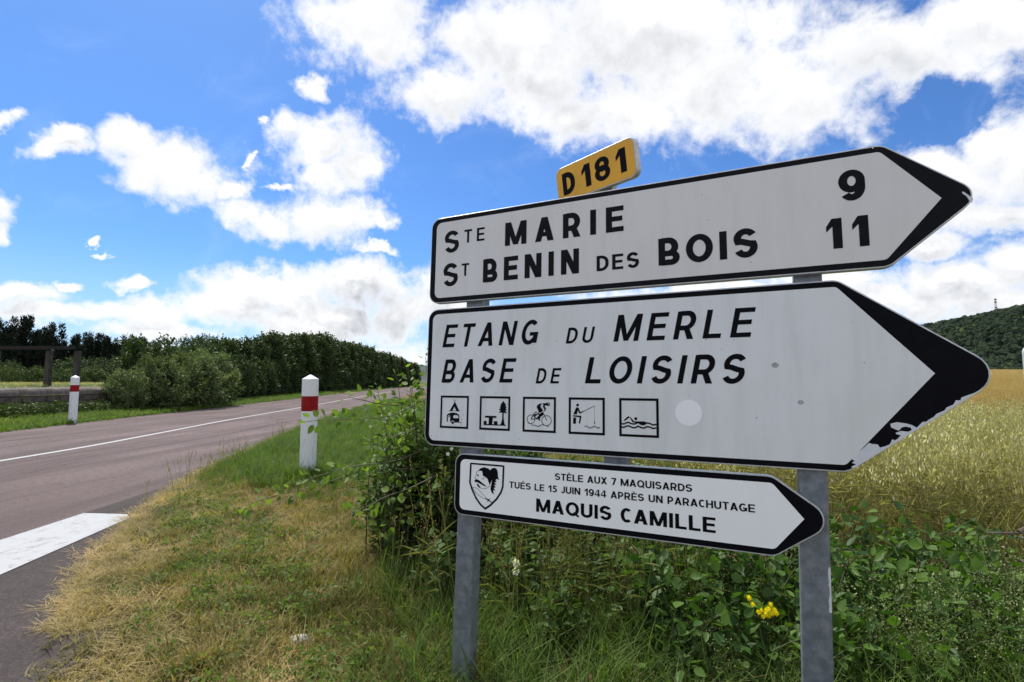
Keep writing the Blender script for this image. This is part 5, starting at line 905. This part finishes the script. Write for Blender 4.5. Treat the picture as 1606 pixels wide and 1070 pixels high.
def bush(name, label, cat, org, leaves, mat, stems, stem_mat, top=300, leaf_name='leaf', tmpl=LEAFO, group=None):
    """leaves: C, A, N, L, W, T (world). The nearest ones become parts, the rest one foliage part."""
    e = empty(name, org); tag(e, label, cat, group); C, A, N, L, W, T = leaves; C = C-np.array(org)
    wc = C+np.array(org); dist = np.linalg.norm(wc-np.array([0, 0, EYE]), axis=1)
    vis = np.abs(wc[:, 0]) < wc[:, 1]*1.0; sect = np.round(np.degrees(np.arctan2(wc[:, 0], wc[:, 1]))/1.2).astype(int)*1000+np.round(np.degrees(np.arcsin((wc[:, 2]-EYE)/dist))/1.2).astype(int)
    order = np.lexsort((dist-L*8, )); pick = []; seen = {}
    for i in order:
        if not vis[i]: continue
        c_ = seen.get(sect[i], 0)
        if c_ < 2: pick.append(i); seen[sect[i]] = c_+1
        if len(pick) >= top: break
    m = np.zeros(len(C), bool); m[pick] = True
    me = leaf_mesh('foliage', C[~m], A[~m], N[~m], L[~m], W[~m], T[~m], tmpl); o = link('foliage', me, mat, e); o['kind'] = 'stuff'
    tv, tf = tmpl; var = []
    for k in range(6):
        me = np_mesh(leaf_name, tv*np.array([.62+.05*k, 1, 1.]), np.array(tf), np.full(len(tv), .1+.16*k)); me.materials.append(mat); var.append(me)
    for i in pick:
        k = min(5, max(0, int((T[i]-.02)/.165))); o = bpy.data.objects.new(leaf_name, var[k]); COL.objects.link(o); o.parent = e
        a = Vector(A[i]).normalized(); s = a.cross(Vector(N[i])).normalized(); n_ = s.cross(a); l = float(L[i])
        o.matrix_local = Matrix(((s.x*l, a.x*l, n_.x*l, C[i][0]), (s.y*l, a.y*l, n_.y*l, C[i][1]), (s.z*l, a.z*l, n_.z*l, C[i][2]), (0, 0, 0, 1)))
    if stems is not None:
        mb = MB()
        for P, r0_, r1_ in stems: mb.tube([Vector(p)-Vector(org) for p in P], r0_, r1_, 5)
        mb.build('stems', stem_mat, e)['kind'] = 'stuff'
    return e
def leaf_sprays(paths, step, L, trio=True, seed=0, start=.15, spread=1.):
    """leaves borne along stems; brambles in threes"""
    rs = np.random.default_rng(seed); C = []; A = []; N = []; Ls = []
    for P in paths:
        P = np.array(P, float); seg = np.linalg.norm(np.diff(P, axis=0), axis=1); tot = seg.sum(); cum = np.concatenate([[0], np.cumsum(seg)]); t = start*tot
        while t < tot:
            i = min(len(seg)-1, np.searchsorted(cum, t)-1); i = max(i, 0); f = (t-cum[i])/seg[i]; p = P[i]*(1-f)+P[i+1]*f; tg = (P[i+1]-P[i])/seg[i]
            side = rs.normal(size=3); side -= tg*side.dot(tg); side /= np.linalg.norm(side); pet = norm((side*spread+tg*.5+np.array([0, 0, .35]))[None])[0]; pl_ = L*rs.uniform(.4, .9); q_ = p+pet*pl_; up_ = norm((np.array([0, 0, 1.])+rs.normal(0, .45, 3))[None])[0]
            for ang in ((0, 1.15, -1.15) if trio else (0,)):
                ax = pet*math.cos(ang)+np.cross(up_, pet)*math.sin(ang)+np.array([0, 0, -.25]); C.append(q_); A.append(ax); N.append(up_+rs.normal(0, .25, 3)); Ls.append(L*rs.uniform(.75, 1.2)*(1 if ang == 0 else .85))
            t += step*rs.uniform(.6, 1.4)
    C = np.array(C); n = len(C); Ls = np.array(Ls); return C, norm(np.array(A)), norm(np.array(N)), Ls, Ls*rs.uniform(.48, .70, n), np.clip(rs.normal(.45, .32, n), 0, 1)
def cat(*ls): return tuple(np.concatenate(z_) for z_ in zip(*ls))
def arches(n, c, r, h, seed, out=1.25, zb=-.02):
    """arching canes from a rootstock area"""
    rs = np.random.default_rng(seed); o = []
    for _ in range(n):
        a = rs.uniform(0, 2*PI); q_ = math.sqrt(rs.uniform()); b0 = np.array([c[0]+r[0]*q_*math.cos(a)*.6, c[1]+r[1]*q_*math.sin(a)*.6, zb]); a2 = a+rs.normal(0, .5); d = np.array([math.cos(a2)*r[0], math.sin(a2)*r[1], 0])*out*rs.uniform(.15, .75)
        hh = h*rs.uniform(.55, 1.05)*(1-.25*q_); P = [b0+d*t*t+np.array([0, 0, hh*(1-(1-t)**1.9)-.22*hh*max(0, t-.7)/.3*rs.uniform(0, 1)])+rs.normal(0, .012, 3) for t in np.linspace(0, 1, 8)]; o.append(P)
    return o
# bramble and blackthorn behind the left ends of the signs
ar = arches(110, (-.30, 3.75), (.62, .55), 1.22, 5, 1.0)+arches(135, (.38, 3.8), (.78, .5), .82, 6, 1.0)+arches(60, (-.72, 3.7), (.35, .38), .85, 16, 1.)+arches(75, (-.58, 3.45), (.32, .30), 1.05, 18, 1.)
st_ = [(P, .006, .002) for P in ar]
lv = leaf_sprays(ar, .042, .050, True, 7, .08)
BR = bush('bramble_bush', 'tall tangled bramble bush with arching canes behind the left ends of the signs', 'bush', (-.1, 3.8, 0), lv, m_bram, st_, m_stem, 260)
# upright leafy shoots rising above the bush beside the sign edge
sh_ = []
for (x_, y_, z_, tx, tz) in ((-.50, 3.55, .7, -.47, 1.56), (-.55, 3.6, .6, -.60, 1.42), (-.62, 3.5, .6, -.70, 1.34), (-.46, 3.5, .6, -.52, 1.50), (-.70, 3.6, .5, -.80, 1.30), (-.42, 3.7, .8, -.36, 1.50), (-.78, 3.55, .4, -.92, 1.22), (-.6, 3.45, .5, -.66, 1.22), (-.5, 3.4, .5, -.55, 1.30)):
    sh_.append([np.array([x_+(tx-x_)*t**1.3, y_-.05*t, z_+(tz-z_)*t]) for t in np.linspace(0, 1, 7)])
for k_ in range(30):
    x_ = -1.0+.62*RNG.uniform(); z_ = float(np.interp(x_, [-1.0, -.8, -.6, -.4], [.85, 1.08, 1.30, 1.42]))*RNG.uniform(.78, 1.05); y_ = RNG.uniform(3.5, 3.9); tx = x_+RNG.normal(0, .07)
    sh_.append([np.array([x_+(tx-x_)*t**1.3, y_-.05*t, .10+(z_-.10)*t]) for t in np.linspace(0, 1, 7)])
BS = bush('blackthorn_shoots', 'upright leafy shoots rising above the bramble at the left edge of the signs', 'bush', (-.55, 3.55, 0), leaf_sprays(sh_, .016, .046, False, 9, .02, 1.), m_bram2, [([np.array([P[0][0], P[0][1], 0])]+list(P), .006, .0015) for P in sh_], m_stem, 150)
# long side branches reaching left over the verge
br = [((-.47,3.35,1.18),(-.60,3.28,1.115),(-.73,3.2,1.045),(-.86,3.1,1.03),(-1.08,3.0,1.03),(-1.19,2.95,1.02)), ((-.70,3.3,1.10),(-.80,3.2,1.11),(-.90,3.1,1.14),(-.97,3.05,1.16)),
      ((-.5,3.4,.85),(-.72,3.25,.76),(-.97,3.15,.74),(-1.2,3.05,.68),(-1.27,3.0,.67)), ((-.95,3.2,.70),(-1.14,3.1,.64),(-1.42,3.0,.58),(-1.62,2.95,.50)),
      ((-.42,3.2,.70),(-.6,3.05,.63),(-.72,2.95,.60),(-.85,2.85,.54),(-.92,2.8,.52)), ((-.5,3.3,.55),(-.65,3.1,.45),(-.75,3.0,.40)), ((-.52,3.4,1.0),(-.7,3.3,.92),(-.85,3.2,.90))]
def smooth3(P, n=5): return [tuple(v) for v in cr([tuple(p) for p in P], n)]
br = [smooth3(P) for P in br]
BB = bush('overhanging_branches', 'slender leafy branches reaching left from the bush towards the near bollard', 'branches', (-.5, 3.3, 0), cat(leaf_sprays(br, .017, .050, False, 21, .0, 1.)), m_bram2, [(P, .0038, .0012) for P in br], m_stem, 200)
# dogwood under the signs and right of the right post
dl = []
def shoots(n, xr, yr, h, seed):
    rs = np.random.default_rng(seed); o = []
    for _ in range(n):
        x_, y_ = rs.uniform(*xr), rs.uniform(*yr); dx_, dy_ = rs.normal(0, .12), rs.normal(-.06, .10); hh = h(x_, y_)*rs.uniform(.55, 1.08)
        o.append([np.array([x_+dx_*t*t, y_+dy_*t*t, -.02+hh*t]) for t in np.linspace(0, 1, 6)])
    return o
hd = lambda x_, y_: np.interp(x_, [.1, .5, 1.2, 2.2, 3.2], [.62, .64, .54, .46, .42])*float(np.interp(y_, [2.15, 2.5, 3.1], [.48, .78, 1.]))
ds = shoots(270, (.62, 1.75), (2.18, 3.35), hd, 31)
D1 = bush('dogwood_bush', 'bright green dogwood bush with pointed oval leaves behind the yellow flowers and right post', 'bush', (1.2, 2.9, 0), leaf_sprays(ds, .033, .060, False, 32, .12, 1.1), m_dog, [(P, .005, .002) for P in ds], m_stemg, 290)
ds = shoots(230, (1.75, 3.1), (2.25, 3.3), hd, 33)
D2 = bush('dogwood_bush', 'bright green leafy bush right of the right post below the wild oats', 'bush', (2.3, 2.9, 0), leaf_sprays(ds, .034, .060, False, 34, .12, 1.1), m_dog, [(P, .005, .002) for P in ds], m_stemg, 290)
ds = shoots(130, (-.05, .75), (2.45, 3.3), lambda a, b: .34+.22*(b-2.45), 35); ds = [P for P in ds]
D3 = bush('bramble_thicket', 'low dark bramble thicket with rounded leaves under the middle of the lowest sign', 'bush', (.35, 3.0, 0), leaf_sprays(ds, .045, .042, True, 36, .1, 1.), m_bram, [(P, .004, .0015) for P in ds], m_stem, 220)
ds = shoots(80, (-.42, .1), (2.75, 3.25), lambda a, b: .46, 37)
D4 = bush('bramble_thicket', 'low dark bramble thicket directly behind the left post', 'bush', (-.15, 3.0, 0), leaf_sprays(ds, .045, .040, True, 38, .1, 1.), m_bram, [(P, .004, .0015) for P in ds], m_stem, 160)
# clover and bramble leaves creeping at the bottom edge
ds = shoots(90, (.55, 2.2), (2.10, 2.45), lambda a, b: .17, 39)
D5 = bush('creeping_bramble', 'creeping bramble leaves low along the bottom of the view between the posts', 'plant', (1.3, 2.3, 0), leaf_sprays(ds, .035, .032, True, 40, .1, 1.), m_bram, [(P, .003, .0012) for P in ds], m_stem, 220)
# pale frothy bedstraw, right foreground
x = RNG.uniform(.7, 2.9, 200); y = RNG.uniform(2.05, 2.7, 200); k = (RNG.uniform(0, 1, 200) < np.clip((x-1.1)/1.6, .06, .8)); x, y = x[k], y[k]
scatter('bedstraw', np.stack([x, y, height(x, y)], 1), [hidden_src('froth', stalks('froth', 5, .06, .34, 150+k, 'froth'), m_froth) for k in range(4)], ('frothy pale green bedstraw in seed at the bottom right', 'wildflowers'), (.6, 1.25), .15, 17)
P7 = ring_pts(1900, (-.6, 3.4), (.7, 3.0), lambda x, y: (y < 2.1) | (x > .3)); scatter('undergrowth_grass', P7, [hidden_src('under_green', blades('under_green', 16, .07, .22, .005, .8, (0, .95), .5, 160+k), m_green) for k in range(3)], ('fine grass mixed through the undergrowth at the bottom of the view', 'grass'), (.5, 1.2), .25, 18)
# ------------------------------------------------------------------ flowers and twigs
m_fy = leafmat('yellow_petals', (.95, .78, .02), (.95, .78, .02), .45); m_fw = leafmat('white_petals', (.88, .88, .86), (.88, .88, .86), .35); m_fp = simple('pale_pink_petals', (.72, .66, .68), .5, 0, .05, 40); m_fc = simple('flower_centre', (.45, .38, .08), .6, 0, .1, 50)
rr = random.Random(5)
def head(mb, c, r, n=9, cup=.15, face=(0, -.7, .7)):
    f = Vector(face).normalized(); a = f.orthogonal().normalized(); b_ = f.cross(a); c = Vector(c)
    for k in range(n):
        q_ = 2*PI*k/n+rr.uniform(-.1, .1); d = a*math.cos(q_)+b_*math.sin(q_); s = f.cross(d); w = r*PI/n*1.5; rl = r*rr.uniform(.85, 1.1)
        mb.add([c, c+d*rl*.6+s*w*.5+f*cup*r*.5, c+d*rl+f*cup*r, c+d*rl*.6-s*w*.5+f*cup*r*.5], [(0, 1, 2, 3)])
e = empty('yellow_wildflower', (1.085, 2.28, 0)); tag(e, 'cluster of small bright yellow flower heads left of the right post', 'flower')
FY = [(-.068, .0, .325), (-.055, -.005, .300), (-.018, .0, .275), (-.004, -.01, .262), (.012, .0, .252), (.010, -.01, .285), (.024, .0, .298), (.033, -.01, .280), (.022, -.01, .266), (-.010, .0, .248), (.045, .0, .262), (.0, -.01, .278), (-.024, .01, .262)]
mb = MB()
for p in FY: mb.tube([(0, .02, -.1), (p[0]*.4, .02, p[2]*.6), (p[0], p[1]+.006, p[2])], .0018, .001, 5)
mb.build('stem', m_stemg, e)
for p in FY:
    mb = MB(); r_ = rr.uniform(.0115, .0155); head(mb, p, r_, 11, .3, (rr.uniform(-.4, .2), -.9, .5)); head(mb, (p[0], p[1]-.002, p[2]), r_*.6, 8, .9, (rr.uniform(-.3, .3), -.9, .5)); mb.build('flower_head', m_fy, e)
def single(name, loc, label, heads, mat, r, n=5, cup=.25):
    e = empty(name, loc); tag(e, label, 'flower'); mb = MB()
    for p in heads: mb.tube([(0, .02, -loc[2]-.02), (p[0]*.5, .015, p[2]-.06), (p[0], p[1]+.004, p[2])], .0016, .001, 5)
    mb.build('stem', m_stemg, e)
    for p in heads:
        mb = MB(); head(mb, p, r*rr.uniform(.85, 1.1), n, cup, (rr.uniform(-.3, .3), -.9, .3)); o = mb.build('petals', mat, e); mb = MB(); mb.lathe([(r*.16, 0), (r*.12, r*.15)], 8, (0, 0, 0)); c_ = mb.build('centre', m_fc, o); c_.location = (p[0], p[1]-r*.2, p[2]); c_.rotation_euler = (PI/2, 0, 0)
single('bindweed_flower', (.018, 2.45, .375), 'single white trumpet flower in the grass right of the left post', [(0, 0, 0), (-.002, .004, .034)], m_fw, .021, 6, .75)
single('bramble_blossom', (1.155, 2.24, .02), 'small white blossoms low beside the left side of the right post', [(-.035, 0, .055), (-.020, 0, .070), (-.048, -.01, .045), (-.03, -.01, .032), (-.008, 0, .04)], m_fw, .012)
single('bramble_blossom', (.76, 2.28, .10), 'small white blossom low left of the yellow flowers', [(0, 0, 0), (.008, -.01, .02)], m_fw, .012)
single('bramble_blossom', (1.28, 2.62, .40), 'pale pink bramble blossoms between the lowest arrow tip and the yellow flowers', [(-.03, 0, .0), (.0, 0, .012), (.02, 0, -.005)], m_fp, .013)
single('bramble_blossom', (-.40, 3.25, .80), 'small white blossom in the bramble left of the lowest sign', [(0, 0, 0), (.02, .01, .03)], m_fw, .013)
single('bramble_blossom', (-.78, 3.2, 1.03), 'tiny white blossom among the branches by the large sign edge', [(0, 0, 0), (.02, 0, .02)], m_fw, .011)
def twig(name, paths, label, r):
    e = empty(name, paths[0][0]); tag(e, label, 'branch')
    for k, P in enumerate(paths):
        mb = MB(); mb.tube([Vector(p)-Vector(paths[0][0]) for p in smooth3(P, 4)], r*(1 if k == 0 else .6), r*.35, 6); mb.build('twig', m_dead, e)
twig('dead_branch', [((2.62,2.9,.42),(2.75,2.88,.425),(2.95,2.9,.42),(3.2,2.95,.41)), ((2.72,2.9,.42),(2.85,2.8,.38),(2.98,2.75,.36))], 'thin bare dead branch sticking out flat at the right border', .007)
twig('dead_branch', [((2.55,2.75,.20),(2.66,2.72,.235),(2.85,2.7,.27),(3.1,2.75,.25)), ((2.8,2.7,.26),(2.95,2.7,.36),(3.0,2.75,.5))], 'thicker curved dead branch below the thin one at the right border', .011)
twig('dead_branch', [((2.75,2.85,.44),(2.88,2.85,.52),(2.98,2.87,.62)), ((2.85,2.8,.1),(2.9,2.78,.3),(2.93,2.78,.45)), ((2.7,2.8,.3),(2.85,2.78,.35),(3.0,2.8,.33))], 'small pile of dark dead twigs at the right border over the bush', .010)
twig('dead_branch', [((1.66,2.95,.31),(1.74,2.93,.315),(1.83,2.92,.325),(1.9,2.92,.32))], 'short pale dead stick lying just right of the right post', .010)
mb = MB(); b_ = bmesh.new(); bmesh.ops.create_icosphere(b_, subdivisions=2, radius=.035)
for v_ in b_.verts: v_.co = Vector((v_.co.x*1.5, v_.co.y, v_.co.z*.6))*rr.uniform(.8, 1.15)
me = bpy.data.meshes.new('stone'); b_.to_mesh(me); b_.free(); o = link('stone', me, simple('pale_stone', (.5, .48, .44), .9, 0, .2, 40)); o.location = (-.98, 2.47, .06); tag(o, 'small pale stone lying in the dry verge grass', 'stone')
